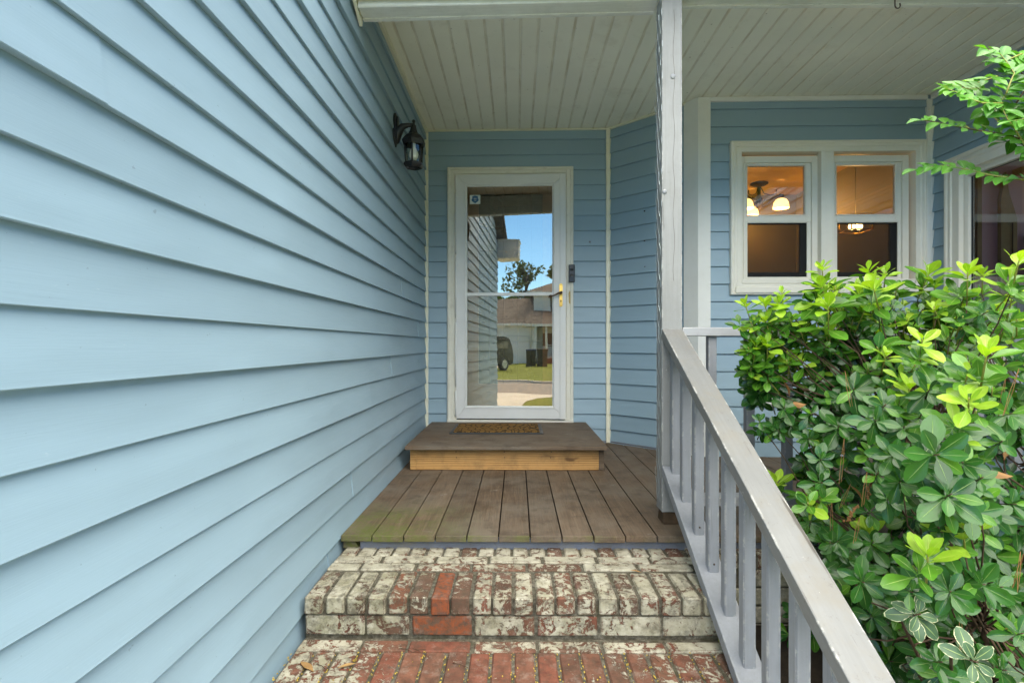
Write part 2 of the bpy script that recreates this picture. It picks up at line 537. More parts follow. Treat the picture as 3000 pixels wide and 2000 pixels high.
M['leaf_x'] = m_leaf('dead_leaf', (0.22, 0.095, 0.03), (0.42, 0.26, 0.11), 0.7, (0.3, 0.18, 0.08), transl=0.1)
M['stem_y'] = plain('green_shoot', (0.235, 0.235, 0.050), 0.5)
M['bark'] = plain('brown_twig', (0.075, 0.048, 0.030), 0.85, 0, 0.2, 0.3, 30, 0.001)
M['grass'] = m_grass()
M['asphalt'] = m_ground('road_asphalt', (0.20, 0.185, 0.175), (0.25, 0.235, 0.22), 3)
M['concrete'] = m_ground('pale_concrete', (0.46, 0.435, 0.385), (0.56, 0.53, 0.475), 2)
M['soil'] = m_ground('dark_soil', (0.03, 0.022, 0.015), (0.065, 0.047, 0.03), 12, 0.02)
M['shingle'] = m_shingle()
M['nwhite'] = plain('white_clapboard', (0.84, 0.83, 0.79), 0.6, var=0.04, scale=2)
M['redbrick'] = plain('far_red_brick', (0.26, 0.085, 0.05), 0.9, var=0.25, scale=9)
M['ngarage'] = plain('garage_door_paint', (0.82, 0.80, 0.75), 0.5, var=0.03)
M['carpaint'] = plain('dark_car_paint', (0.012, 0.013, 0.016), 0.2, 0.2, 0.6, 0.05)
M['carglass'] = plain('car_glass', (0.015, 0.02, 0.022), 0.05)
M['chrome'] = plain('silver_alloy', (0.45, 0.45, 0.46), 0.3, 0.9)
M['bin'] = plain('green_bin_plastic', (0.045, 0.042, 0.028), 0.5)
M['binlid'] = plain('blue_bin_lid', (0.05, 0.07, 0.16), 0.5)
M['crown'] = m_leaf('tree_foliage', (0.05, 0.085, 0.02), (0.14, 0.19, 0.04), 0.6, (0.08, 0.11, 0.03), transl=0.25)
M['pine_n'] = m_leaf('pine_foliage', (0.06, 0.085, 0.03), (0.13, 0.16, 0.055), 0.6, (0.06, 0.08, 0.03), transl=0.2)
M['trunk'] = plain('tree_bark', (0.11, 0.085, 0.065), 0.95, 0, 0.2, 0.3, 6, 0.01)
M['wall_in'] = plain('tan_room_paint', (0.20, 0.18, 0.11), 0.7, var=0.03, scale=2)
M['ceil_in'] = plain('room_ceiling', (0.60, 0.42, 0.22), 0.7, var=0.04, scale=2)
M['mauve'] = plain('mauve_room_paint', (0.76, 0.52, 0.67), 0.6, var=0.05, scale=2)
M['tan'] = plain('bare_tan_board', (0.40, 0.31, 0.17), 0.7, var=0.12, scale=14)
M['floor_in'] = plain('room_floor', (0.16, 0.09, 0.045), 0.5, var=0.1)
M['shade'] = m_emit('lit_frosted_shade', (1.0, 0.58, 0.22), 0.32, (0.8, 0.6, 0.35))
M['lamp'] = m_emit('lit_bulb', (1.0, 0.66, 0.28), 5.0)


# ------------------------------------------------------------------ mesh helpers
class MB:
    """Collects geometry for ONE mesh object."""

    def __init__(self):
        self.bm = bmesh.new()
        self.uv = None
        self.tone = None

    def box(self, x0, x1, y0, y1, z0, z1, bev=0.0, seg=1, mat=0, jit=0.0):
        m = Matrix.Translation(((x0 + x1) / 2, (y0 + y1) / 2, (z0 + z1) / 2)) @ Matrix.Diagonal((abs(x1 - x0), abs(y1 - y0), abs(z1 - z0), 1))
        r = bmesh.ops.create_cube(self.bm, size=1.0, matrix=m)
        vs_ = r['verts']
        if jit:
            for v in vs_:
                v.co += Vector((random.uniform(-jit, jit), random.uniform(-jit, jit), random.uniform(-jit, jit)))
        fs = set()
        for v in vs_:
            fs.update(v.link_faces)
        for f in fs:
            f.material_index = mat
        if bev > 0:
            es = set()
            for v in vs_:
                es.update(v.link_edges)
            r2 = bmesh.ops.bevel(self.bm, geom=list(es), offset=bev, segments=seg, affect='EDGES', profile=0.5)
            for f in r2['faces']:
                f.material_index = mat
        return self

    def poly(self, pts, mat=0):
        f = self.bm.faces.new([self.bm.verts.new(p) for p in pts])
        f.material_index = mat
        return f

    def prism(self, prof, a, b, axes, mat=0, cap=True, closed=True):
        """prof: 2D points; extruded from a to b along the remaining axis. axes: e.g. 'yz' for the profile plane."""
        ax = {'x': 0, 'y': 1, 'z': 2}
        i, j = ax[axes[0]], ax[axes[1]]
        k = 3 - i - j

        def mk(p, t):
            c = [0, 0, 0]
            c[i], c[j], c[k] = p[0], p[1], t
            return self.bm.verts.new(c)
        A = [mk(p, a) for p in prof]
        B = [mk(p, b) for p in prof]
        n = len(prof)
        for q in range(n if closed else n - 1):
            f = self.bm.faces.new((A[q], A[(q + 1) % n], B[(q + 1) % n], B[q]))
            f.material_index = mat
        if cap and closed:
            self.bm.faces.new(A[::-1]).material_index = mat
            self.bm.faces.new(B).material_index = mat
        return self

    def tube(self, pts, r, n=6, mat=0, cap=True):
        pts = [Vector(p) for p in pts]
        rs = r if isinstance(r, (list, tuple)) else [r] * len(pts)
        rings = []
        prev = None
        for i, p in enumerate(pts):
            d = (pts[min(i + 1, len(pts) - 1)] - pts[max(i - 1, 0)])
            if d.length < 1e-9:
                d = Vector((0, 0, 1))
            d.normalize()
            if prev is None:
                a = d.orthogonal().normalized()
            else:
                a = prev - d * prev.dot(d)
                if a.length < 1e-6:
                    a = d.orthogonal()
                a.normalize()
            prev = a
            b = d.cross(a)
            rings.append([self.bm.verts.new(p + (a * math.cos(2 * math.pi * k / n) + b * math.sin(2 * math.pi * k / n)) * rs[i]) for k in range(n)])
        for i in range(len(rings) - 1):
            for k in range(n):
                f = self.bm.faces.new((rings[i][k], rings[i][(k + 1) % n], rings[i + 1][(k + 1) % n], rings[i + 1][k]))
                f.material_index = mat
                f.smooth = n > 4
        if cap:
            self.bm.faces.new(rings[0][::-1]).material_index = mat
            self.bm.faces.new(rings[-1]).material_index = mat
        return self

    def lathe(self, prof, n=16, c=(0, 0, 0), mat=0, smooth=True, rot=0.0, cap=False):
        rings = []
        for r, z in prof:
            rings.append([self.bm.verts.new((c[0] + r * math.cos(2 * math.pi * k / n + rot), c[1] + r * math.sin(2 * math.pi * k / n + rot), c[2] + z)) for k in range(n)])
        for i in range(len(rings) - 1):
            for k in range(n):
                f = self.bm.faces.new((rings[i][k], rings[i][(k + 1) % n], rings[i + 1][(k + 1) % n], rings[i + 1][k]))
                f.material_index = mat
                f.smooth = smooth
        if cap:
            self.bm.faces.new(rings[0][::-1]).material_index = mat
            self.bm.faces.new(rings[-1]).material_index = mat
        return self

    def ring(self, x0, x1, z0, z1, prof, mat=0):
        """Mitred frame in the local XZ plane: prof = [(inset, y)...] carried round the rectangle."""
        rows = []
        for ins, y in prof:
            rows.append([self.bm.verts.new(p) for p in ((x0 + ins, y, z0 + ins), (x1 - ins, y, z0 + ins), (x1 - ins, y, z1 - ins), (x0 + ins, y, z1 - ins))])
        for i in range(len(rows) - 1):
            for k in range(4):
                f = self.bm.faces.new((rows[i][k], rows[i][(k + 1) % 4], rows[i + 1][(k + 1) % 4], rows[i + 1][k]))
                f.material_index = mat
        return self

    def build(self, name, mats, parent=None, loc=(0, 0, 0), fix=True):
        if fix:
            bmesh.ops.recalc_face_normals(self.bm, faces=self.bm.faces[:])
        me = bpy.data.meshes.new(name)
        self.bm.to_mesh(me)
        self.bm.free()
        for m in (mats if isinstance(mats, (list, tuple)) else [mats]):
            me.materials.append(M[m] if isinstance(m, str) else m)
        o = bpy.data.objects.new(name, me)
        COL.objects.link(o)
        o.location = loc
        if parent is not None:
            o.parent = parent
        return o


def tag(o, label=None, cat=None, group=None, kind=None):
    if label:
        o['label'] = label
    if cat:
        o['category'] = cat
    if group:
        o['group'] = group
    if kind:
        o['kind'] = kind
    return o


def thing(name, label, cat, loc=(0, 0, 0), rz=0.0, group=None):
    o = bpy.data.objects.new(name, None)
    o.empty_display_size = 0.1
    COL.objects.link(o)
    o.location = loc
    o.rotation_euler = (0, 0, rz)
    return tag(o, label, cat, group)


def inst(name, me, parent, loc=(0, 0, 0), rot=(0, 0, 0), scale=(1, 1, 1)):
    o = bpy.data.objects.new(name, me)
    COL.objects.link(o)
    o.parent = parent
    o.location = loc
    o.rotation_euler = rot
    o.scale = scale
    return o


def mesh_only(mb, name, mats):
    o = mb.build(name, mats)
    me = o.data
    bpy.data.objects.remove(o)
    return me


# ------------------------------------------------------------------ ground, road, paths (the setting)
GZ = -0.36


def sheet(name, pts, z, m, sub=0):
    mb = MB()
    mb.poly([(x, y, z) for x, y in pts])
    return tag(mb.build(name, m), kind='structure')


sheet('ground', [(-400, -400), (400, -400), (400, 400), (-400, 400)], GZ, 'grass')
sheet('road', [(-200, -9.0), (200, -9.0), (200, -4.6), (-200, -4.6)], GZ + 0.004, 'asphalt')
rk = MB()
rk.box(-200, 200, -9.2, -9.0, GZ - 0.05, GZ + 0.07)
tag(rk.build('far_kerb', 'concrete'), kind='structure')
dr = [(-6.2, -0.95), (-6.2, -4.6), (0.9, -4.6), (0.35, -4.15), (-0.15, -3.5), (-0.35, -2.7), (-0.4, -0.95)]
sheet('driveway', dr[::-1], GZ + 0.008, 'concrete')
sheet('neighbour_driveway', [(-9.2, -36.0), (-3.4, -36.0), (-3.4, -9.2), (-9.2, -9.2)][::-1], GZ + 0.004, 'concrete')
sheet('garden_path', [(-0.70, -0.94), (0.80, -0.94), (0.80, 1.5), (-0.70, 1.5)], GZ + 0.012, 'concrete')
sheet('planting_bed', [(0.80, -0.2), (4.5, -0.2), (4.5, 2.22), (0.80, 2.22)], GZ + 0.008, 'soil')

# ------------------------------------------------------------------ siding walls
LAP0, PITCH, LAPT = 0.856, 0.1245, 0.0178


def clip_rects(x0, x1, z0, z1, holes):
    """Rectangle minus holes -> list of rectangles."""
    rects = [(x0, x1, z0, z1)]
    for hx0, hx1, hz0, hz1 in holes:
        nxt = []
        for a, b, c, d in rects:
            if hx1 <= a or hx0 >= b or hz1 <= c or hz0 >= d:
                nxt.append((a, b, c, d))
                continue
            if hx0 > a:
                nxt.append((a, hx0, c, d))
            if hx1 < b:
                nxt.append((hx1, b, c, d))
            a2, b2 = max(a, hx0), min(b, hx1)
            if hz0 > c:
                nxt.append((a2, b2, c, hz0))
            if hz1 < d:
                nxt.append((a2, b2, hz1, d))
        rects = nxt
    return rects


def siding_wall(name, label, p0, p1, z0, z1, holes=(), seams=None, cat='wall'):
    d = Vector((p1[0] - p0[0], p1[1] - p0[1], 0))
    L = d.length
    root = thing(name, label, cat, (p0[0], p0[1], 0), math.atan2(d.y, d.x))
    sh = MB()
    for a, b, c, e in clip_rects(0, L, z0, z1, holes):
        sh.box(a, b, 0.003, 0.10, c, e)
    sh.build('sheathing', 'sheath', root)
    k0 = math.floor((z0 - LAP0) / PITCH)
    k = k0
    while LAP0 + k * PITCH < z1:
        zb, zt = LAP0 + k * PITCH, LAP0 + (k + 1) * PITCH
        tk = LAPT if k % 2 else LAPT * 0.86
        wob = [random.uniform(-0.0008, 0.0008) for _ in range(40)]
        cuts = [0, L]
        if seams:
            s = seams.get(k)
            if s:
                cuts = [0] + sorted(s) + [L]
        for ci in range(len(cuts) - 1):
            mb = MB()
            ext = 0.03 if ci < len(cuts) - 2 else 0.0
            off = 0.0026 if (ci + k) % 2 and len(cuts) > 2 else 0.0
            any_ = False
            for a, b, c, e in clip_rects(cuts[ci], cuts[ci + 1] + (ext if off == 0 else 0), max(zb, z0), min(zt + 0.004, z1), holes):
                if b - a < 0.004 or e - c < 0.004:
                    continue
                any_ = True

                def yy(z):
                    f = (z - zb) / PITCH
                    return -(0.0015 + (tk - 0.0015) * (1 - f)) - off
                n = max(1, int((b - a) / 0.5))
                prof = []
                if c <= zb + 1e-6:
                    prof += [(0.0015, c + 0.0015), (yy(c) + 0.0015, c), (yy(c), c + 0.0016), (yy(c + 0.006), c + 0.006)]
                else:
                    prof += [(0.0015, c), (yy(c), c)]
                prof += [(yy(e) , e), (0.002, e)]
                cols = []
                for q in range(n + 1):
                    x = a + (b - a) * q / n
                    w = wob[int(x * 2) % 40]
                    cols.append([mb.bm.verts.new((x, y + (w if y < -0.001 else 0), z)) for y, z in prof])
                for q in range(n):
                    for j in range(len(prof) - 1):
                        f = mb.bm.faces.new((cols[q][j], cols[q + 1][j], cols[q + 1][j + 1], cols[q][j + 1]))
                mb.bm.faces.new(cols[0])
                mb.bm.faces.new(cols[-1][::-1])
            if any_:
                mb.build('siding_plank', 'siding', root)
            else:
                mb.bm.free()
        k += 1
    return root, L


ZS = 2.558
A, B, C, D = (-0.758, 4.375), (0.752, 4.350), (1.296, 3.843), (2.938, 3.790)
E_ = (2.950, 0.60)
seams_left = {}
for k, s in {7: [5.0], 5: [1.75], 3: [1.85], 2: [4.35], 0: [4.9], -1: [4.02], -2: [4.05], -3: [3.60], -5: [3.28], -6: [3.30], -7: [1.95], 9: [3.9], 11: [4.4], -8: [3.0], 6: [1.80]}.items():
    seams_left[k] = s
gable = []
for k in range(14, 26):
    zb_ = LAP0 + k * PITCH
    if zb_ + PITCH > 2.72:
        gable.append((-0.1, max(0.0, (zb_ + PITCH - 2.72) / 0.55), zb_ - 0.0001, zb_ + PITCH + 0.0001))
left, _ = siding_wall('side_wall', 'long light blue lapped siding wall running from the foreground to the front door', (-0.757, -0.9), (-0.757, 4.40), -0.36, 3.90, gable, seams=seams_left)
gw, _ = siding_wall('garage_front_wall', 'blue siding wall of the garage front facing the street', (-6.2, -0.9), (-0.757, -0.9), -0.36, ZS + 0.06, [(1.0, 4.6, -0.36, 1.75)])
back, LB = siding_wall('entry_wall', 'narrow blue siding wall with the white storm door in it', A, B, -0.06, ZS + 0.06, [(0.255, 1.155, 0.12, 2.20)])
bay, LY = siding_wall('angled_bay_wall', 'slanted blue siding wall between the door wall and the window wall', B, C, -0.06, ZS + 0.06)
WX0, WX1, WZ0, WZ1 = 1.517, 2.885, 1.150, 2.240
cwall = (C[0], 3.815)
dwall = (D[0], 3.790)
win, LW = siding_wall('window_wall', 'blue siding wall with the white double window under the porch', cwall, dwall, -0.06, ZS + 0.06, [(WX0 + 0.05 - C[0], WX1 - 0.05 - C[0], WZ0 + 0.05, WZ1 - 0.05)])
rightw, LR = siding_wall('picture_window_wall', 'blue siding wall at far right holding the large picture window', dwall, E_, -0.06, ZS + 0.06, [(0.24, 1.75, 0.72, 1.945)])
AB, BC, CD, DE = back.rotation_euler.z, bay.rotation_euler.z, win.rotation_euler.z, rightw.rotation_euler.z

# corner posts and channels (fixed to the walls they edge)
def trim_box(root, name, m, x0, x1, y0, y1, z0, z1, bev=0.002):
    return MB().box(x0, x1, y0, y1, z0, z1, bev).build(name, m, root)


trim_box(left, 'corner_channel', 'cream', 5.245, 5.270, -0.030, 0.0, 0.0, ZS - 0.002)
trim_box(back, 'corner_channel', 'cream', 0.012, 0.030, -0.020, 0.0, 0.0, ZS - 0.002)
trim_box(back, 'corner_channel', 'cream', LB - 0.024, LB + 0.004, -0.026, 0.004, 0.0, ZS - 0.002)
trim_box(bay, 'corner_channel', 'cream', 0.010, 0.022, -0.020, 0.0, 0.0, ZS - 0.002)
bd = (Vector((C[0], C[1], 0)) - Vector((B[0], B[1], 0))).normalized()
bn = Vector((bd.y, -bd.x, 0))
cpv = [Vector((C[0], C[1], 0)) - bd * 0.085 + bn * 0.0, Vector((C[0], C[1], 0)) - bd * 0.085 + bn * 0.024, Vector((C[0] - 0.006, 3.789, 0)), Vector((C[0] + 0.082, 3.789, 0)), Vector((C[0] + 0.082, 3.82, 0)), Vector((C[0], 3.85, 0))]
cp = MB()
cp.prism([(p.x, p.y) for p in cpv], 0.0, ZS - 0.002, 'xy')
o = cp.build('corner_post', 'white', win)
o.matrix_parent_inverse = Matrix.Identity(4)
o.matrix_basis = (Matrix.Translation(win.location) @ win.rotation_euler.to_matrix().to_4x4()).inverted()
trim_box(win, 'corner_channel', 'white', LW - 0.045, LW - 0.012, -0.024, 0.0, 0.0, ZS - 0.03)
trim_box(rightw, 'corner_channel', 'white', 0.014, 0.030, -0.022, 0.0, 0.0, ZS - 0.03)
for root, L, h, mm in ((left, 5.25, 0.030, 'cream'), (back, LB, 0.012, 'cream'), (bay, LY - 0.07, 0.014, 'cream'), (win, LW, 0.034, 'white'), (rightw, LR, 0.040, 'white')):
    a = 3.05 if root is left else (0.083 if root is win else (0.03 if root is not bay else 0.023))
    trim_box(root, 'ceiling_channel', mm, a, L - (0.0 if root is not win else 0.046), -0.030, 0.0, ZS - h, ZS - 0.0025)
for root, L in ((back, LB), (bay, LY)):
    fl = MB()
    fl.box(0.03, L - 0.005, -0.016, 0.0, 0.0, 0.016)
    fl.build('base_flashing', 'fascia', root)

# small marks on the siding
def nail_dots(root, pts, r=0.0042, m='nail', nm='nail_head'):
    for x, z in pts:
        mb = MB()
        mb.lathe([(0.0001, 0.003), (r * 0.7, 0.003), (r, 0.0015), (r, -0.006)], 8)
        o = mb.build(nm, m, root, (x, -0.0105, z))
        o.rotation_euler = (R(90), 0, 0)


nail_dots(back, [(1.355, 1.635)], 0.009, 'screenframe', 'screw_cover')
nail_dots(back, [(1.355, 1.505)], 0.005)
nail_dots(bay, [(0.33, 1.83), (0.33, 1.60), (0.335, 1.40)], 0.005)

# ------------------------------------------------------------------ porch ceiling
ceil = thing('porch_ceiling', 'cream grooved soffit ceiling over the porch', 'ceiling', (0, 0, ZS))
BW = 0.0998
mb = MB()
prof = [(0.0, 0.0045), (0.002, 0.0048), (0.012, 0.0048), (0.0155, 0.0010), (0.018, 0.0), (BW - 0.003, 0.0), (BW - 0.0005, 0.0016), (BW - 0.0005, 0.010), (0.0, 0.012)]
mb.prism(prof, 0.0, 1.0, 'xz')
soff_me = mesh_only(mb, 'soffit_board', 'soffit')


def wall_y(x):
    if x < B[0]:
        return A[1] + (B[1] - A[1]) * (x - A[0]) / (B[0] - A[0])
    if x < C[0]:
        return B[1] + (C[1] - B[1]) * (x - B[0]) / (C[0] - B[0])
    return 3.81


YF = 2.30
x = -0.684 - BW
while x < 2.93:
    ye = max(wall_y(x), wall_y(x + BW)) + 0.004
    inst('soffit_board', soff_me, ceil, (x, YF, random.uniform(-0.0006, 0.0006)), scale=(1, ye - YF, 1))
    x += BW

# beam on the post line, with its trim
beam = thing('porch_beam', 'pale painted beam along the front edge of the porch ceiling', 'beam', (0, 2.40, 2.3))
bz0 = 2.292
mb = MB()
mb.box(-0.722, 0.641, 0.0, 0.100, 0.050, 0.26, 0.004)
mb.box(-0.722, 0.641, 0.080, 0.106, 0.046, 0.07, 0.002)
for v_ in mb.bm.verts:
    v_.co.z += 0.026 * (v_.co.x - 0.64) / 1.36
mb.build('beam_board', 'beam', beam)
mb = MB()
mb.box(0.735, 3.2, 0.0, 0.100, 0.078, 0.26, 0.004)
mb.box(0.735, 3.2, 0.080, 0.106, 0.074, 0.10, 0.002)
mb.build('beam_board', 'beam', beam)
mb = MB()
mb.box(-0.735, 3.2, -0.028, -0.003, 0.052, 0.26, 0.003)
mb.build('fascia_strip', 'cream', beam)
mb = MB()
mb.prism([(-0.05, 0.14), (0.045, 0.14), (0.090, 0.010), (0.085, -0.012), (-0.012, 0.040)], -0.738, -0.724, 'yz')
mb.build('end_channel', 'cream', beam)

hook = MB()
hp = [(0, 0, 0.03), (0, 0, 0.0), (0, 0, -0.012)]
for a in range(0, 230, 22):
    hp.append((0.012 - 0.012 * math.cos(R(a)), 0, -0.020 - 0.014 * math.sin(R(a)) - 0.006))
hook.tube(hp, 0.0028, 7)
hk = tag(hook.build('plant_hook', 'iron', loc=(1.705, 2.410, 2.352)), 'rusty iron plant hook hanging from the porch beam', 'hook')

# ------------------------------------------------------------------ porch post with wire netting
PX0, PX1, PY0, PY1 = 0.643, 0.733, 2.360, 2.450
post = thing('porch_post', 'tall pale grey square wooden post holding up the porch beam', 'post', (0.688, 2.405, 0))
mb = MB()
mb.box(-0.045, 0.045, -0.045, 0.045, 0.055, 2.352, 0.0025)
mb.build('post_shaft', 'post', post)
mb = MB()
mb.box(-0.040, 0.040, -0.040, 0.040, 0.0005, 0.056, 0.006, jit=0.003)
mb.build('rotten_foot', M['bark'], post)
for px, pz in ((0.004, 1.985), (-0.033, 1.475)):
    mb = MB()
    mb.lathe([(0.0001, 0.004), (0.009, 0.0035), (0.011, 0.001), (0.011, -0.004)], 14)
    o = mb.build('bolt_head', 'rail', post, (px, -0.0455, pz))
    o.rotation_euler = (R(90), 0, 0)
mb = MB()
mb.tube([(0.008 + 0.004 * math.sin(i * 1.3), -0.0452, 2.28 - i * 0.05) for i in range(25)], 0.0007, 4)
mb.build('drying_crack', 'nail', post)

wire = MB()
cell_y, cell_z = 0.046, 0.070
for row in range(33):
    z = 0.10 + row * cell_z
    for col in range(2):
        y0 = PY0 + 0.002 + col * cell_y + (cell_y / 2 if row % 2 else 0) - 0.004
        x = PX0 - 0.004 - random.uniform(0, 0.005)
        for s in (-1, 1):
            ya, yb = y0, y0 + s * cell_y / 2
            wire.tube([(x, ya, z), (x - 0.003, (ya + yb) / 2, z + cell_z * 0.45), (x, yb, z + cell_z * 0.62), (x, yb, z + cell_z)], 0.0007, 4)
tag(wire.build('wire_netting', 'wire'), 'thin galvanised chicken wire fixed up the left side of the porch post', 'wire netting')

# ------------------------------------------------------------------ deck
deck = thing('porch_deck', 'weathered brown plank deck of the porch', 'deck', (0, 2.215, 0))
DP = 0.1325
bmeshes = []
xj = -0.0765 - 5 * DP
x = xj
first = True
while x < 2.93:
    x0 = x + 0.0026
    x1 = x + DP - 0.0026
    if first:
        pass
    first = False
    y1 = max(wall_y(max(x0, A[0])), wall_y(min(x1, 2.9))) + 0.02
    mb = MB()
    dy = random.uniform(-0.002, 0.003)
    mb.box(x0, x1, dy, y1 - 2.215, -0.0265 + random.uniform(-0.0008, 0.0008), random.uniform(-0.0008, 0.0008), 0.0026, 2)
    mb.build('deck_board', 'deck', deck)
    x += DP
mb = MB()
mb.box(-0.665, 2.93, 0.032, 0.070, -0.110, -0.0275, 0.002)
mb.build('rim_board', 'fascia', deck)
mb = MB()
mb.prism([(-0.735, -0.0285), (-0.690, -0.0285), (-0.668, -0.064), (-0.735, -0.064)], 0.03, 0.07, 'xz')
mb.build('end_block', 'deck', deck)
mb = MB()
mb.box(-0.735, 2.93, 0.08, 2.1, -0.30, -0.06)
mb.build('deck_underside', 'soil', deck)

# ------------------------------------------------------------------ step platform in front of the door
step = thing('door_step', 'low wooden step platform in front of the storm door', 'step', (-0.06, 3.30, 0))
yy_ = [0.0, 0.285, 0.56, 0.83, 1.045]
for i in range(4):
    mb = MB()
    mb.box(-0.637, 0.624, yy_[i] + 0.0006, yy_[i + 1] - 0.0006, 0.1425, 0.165 + (0.0004 * (i % 2)), 0.0022, 2)
    o = mb.build('tread_board', 'deck', step)
# the boards' grain runs across: a turned copy of the deck wood
t = m_deck()
t.name = 'weathered_step_wood'
for nd in t.node_tree.nodes:
    if nd.type == 'MAPPING':
        s = nd.inputs['Scale'].default_value
        if abs(s[0] - 42) < 1 or abs(s[0] - 190) < 1:
            nd.inputs['Scale'].default_value = (s[1], s[0], s[2])
M['stepwood'] = t
for ch in step.children:
    ch.data.materials[0] = t
mb = MB()
mb.box(-0.580, 0.580, 0.070, 0.108, 0.002, 0.1415, 0.002)
rb = mb.build('riser_board', 'pine', step)
for xx in (-0.325, -0.02, 0.275):
    for zz in (0.118, 0.082):
        mb = MB()
        mb.lathe([(0.0001, 0.001), (0.0035, 0.001), (0.0038, -0.002)], 8)
        o = mb.build('nail_head', 'nail', rb, (xx + random.uniform(-0.004, 0.004), 0.0695, zz))
        o.rotation_euler = (R(90), 0, 0)
mb = MB()
mb.box(-0.619, -0.581, 0.072, 1.04, 0.002, 0.1415, 0.002)
mb.build('side_board', 'pine', step)
mb = MB()
mb.box(0.581, 0.614, 0.072, 1.04, 0.002, 0.1415, 0.002)
mb.build('side_board', 'stepwood', step)

mat_ = thing('doormat', 'flat coir doormat with dark scroll pattern and black rubber rim', 'doormat', (-0.145, 3.75, 0.1655))
mb = MB()
mb.box(-0.335, 0.335, 0.0, 0.44, 0.0, 0.007, 0.003)
mb.build('rubber_rim', 'rubber', mat_)
mb = MB()
mb.box(-0.308, 0.308, 0.026, 0.414, 0.0065, 0.014, 0.003)
mb.build('coir_pile', 'coir', mat_)


# ------------------------------------------------------------------ storm door, its casing, the wooden door behind
def loc_of(root, X, Y):
    v = Vector((X - root.location.x, Y - root.location.y, 0))
    v.rotate(Euler((0, 0, -root.rotation_euler.z)))
    return v.x, v.y


dc = thing('door_casing', 'cream white painted casing round the storm door', 'door frame', (back.location.x, back.location.y, 0), AB)
cx0, cx1, cz0, cz1 = 0.189, 1.219, 0.1655, 2.247
mb = MB()
for (a, b, c, d) in ((cx0, cx0 + 0.058, cz0, cz1), (cx1 - 0.058, cx1, cz0, cz1), (cx0 + 0.058, cx1 - 0.058, cz1 - 0.056, cz1)):
    mb.box(a, b, -0.036, 0.02, c, d, 0.004, 2)
mb.build('outer_casing', 'casing', dc)
mb = MB()
mb.ring(cx0 + 0.004, cx1 - 0.004, cz0 - 0.3, cz1 - 0.004, [(0.0, -0.036), (0.004, -0.043), (0.018, -0.043), (0.022, -0.037)])
bmesh.ops.bisect_plane(mb.bm, geom=mb.bm.verts[:] + mb.bm.edges[:] + mb.bm.faces[:], plane_co=(0, 0, cz0 + 0.002), plane_no=(0, 0, -1), clear_outer=True)
mb.build('back_band', 'casing', dc)
mb = MB()
mb.box(cx0 + 0.058, cx0 + 0.076, -0.030, 0.10, cz0 + 0.01, cz1 - 0.056, 0.001)
mb.box(cx1 - 0.070, cx1 - 0.058, -0.030, 0.10, cz0 + 0.01, cz1 - 0.056, 0.001)
mb.box(cx0 + 0.076, cx1 - 0.070, -0.030, 0.10, cz1 - 0.068, cz1 - 0.056, 0.001)
mb.build('jamb', 'winwhite', dc)
mb = MB()
mb.box(cx0, cx1, -0.046, 0.10, cz0, cz0 + 0.020, 0.002)
mb.build('threshold', 'casing', dc)
mb = MB()
mb.box(cx0 + 0.076, cx1 - 0.070, -0.026, 0.07, cz0 + 0.0205, cz0 + 0.026)
mb.build('sweep_strip', 'rubber', dc)
mb = MB()
pts = []
for i in range(14):
    a = 2 * math.pi * i / 14
    rr = random.uniform(0.65, 1.15)
    pts.append((1.190 + 0.012 * rr * math.cos(a), -0.0375, 1.185 + 0.060 * rr * math.sin(a)))
mb.poly(pts)
r = bmesh.ops.extrude_face_region(mb.bm, geom=mb.bm.faces[:])
bmesh.ops.translate(mb.bm, verts=[v for v in r['geom'] if isinstance(v, bmesh.types.BMVert)], vec=(0, -0.0015, 0))
mb.build('glue_residue', 'glue', dc)

# wooden door behind the glass
fd = thing('front_door', 'brown wooden front door with dark grid glass behind the storm door', 'door', (back.location.x, back.location.y, 0), AB)
lx0, lx1, lz0, lz1 = -0.322 + 0.758, 0.216 + 0.758, 0.47, 2.06
mb = MB()
for a, b, c, d in clip_rects(cx0 + 0.05, cx1 - 0.05, 0.17, 2.21, [(lx0, lx1, lz0, lz1)]):
    mb.box(a, b, 0.085, 0.125, c, d)
mb.build('door_panel', 'oak', fd)
mb = MB()
mb.box(lx0, lx1, 0.108, 0.116, lz0, lz1)
mb.build('door_lite', 'darkglass', fd)
for xx in (0.525, 0.645, 0.765, 0.880):
    mb = MB()
    mb.box(xx - 0.0045, xx + 0.0045, 0.096, 0.1075, lz0, lz1, 0.001)
    mb.build('muntin', 'muntin', fd)
for k in range(8):
    zz = 1.965 - 0.19 * k
    mb = MB()
    mb.box(lx0, lx1, 0.0975, 0.106, zz - 0.004, zz + 0.004, 0.001)
    mb.build('muntin', 'muntin', fd)

# storm door leaf, standing a little ajar (hinged at left)
AJAR = R(1.25)
hx, hy = 0.266, -0.012
hv = Vector((hx, hy, 0))
hv.rotate(Euler((0, 0, AB)))
sd = thing('storm_door', 'white full view storm door with mirror-like glass and brass handle', 'door', (back.location.x + hv.x, back.location.y + hv.y, 0), AB - AJAR)
W = 0.890
sz0, sz1 = 0.196, 2.178
g0x, g1x, g0z, g1z = 0.088, 0.782, 0.300, 2.084
# stiles and rails, mitred
mb = MB()


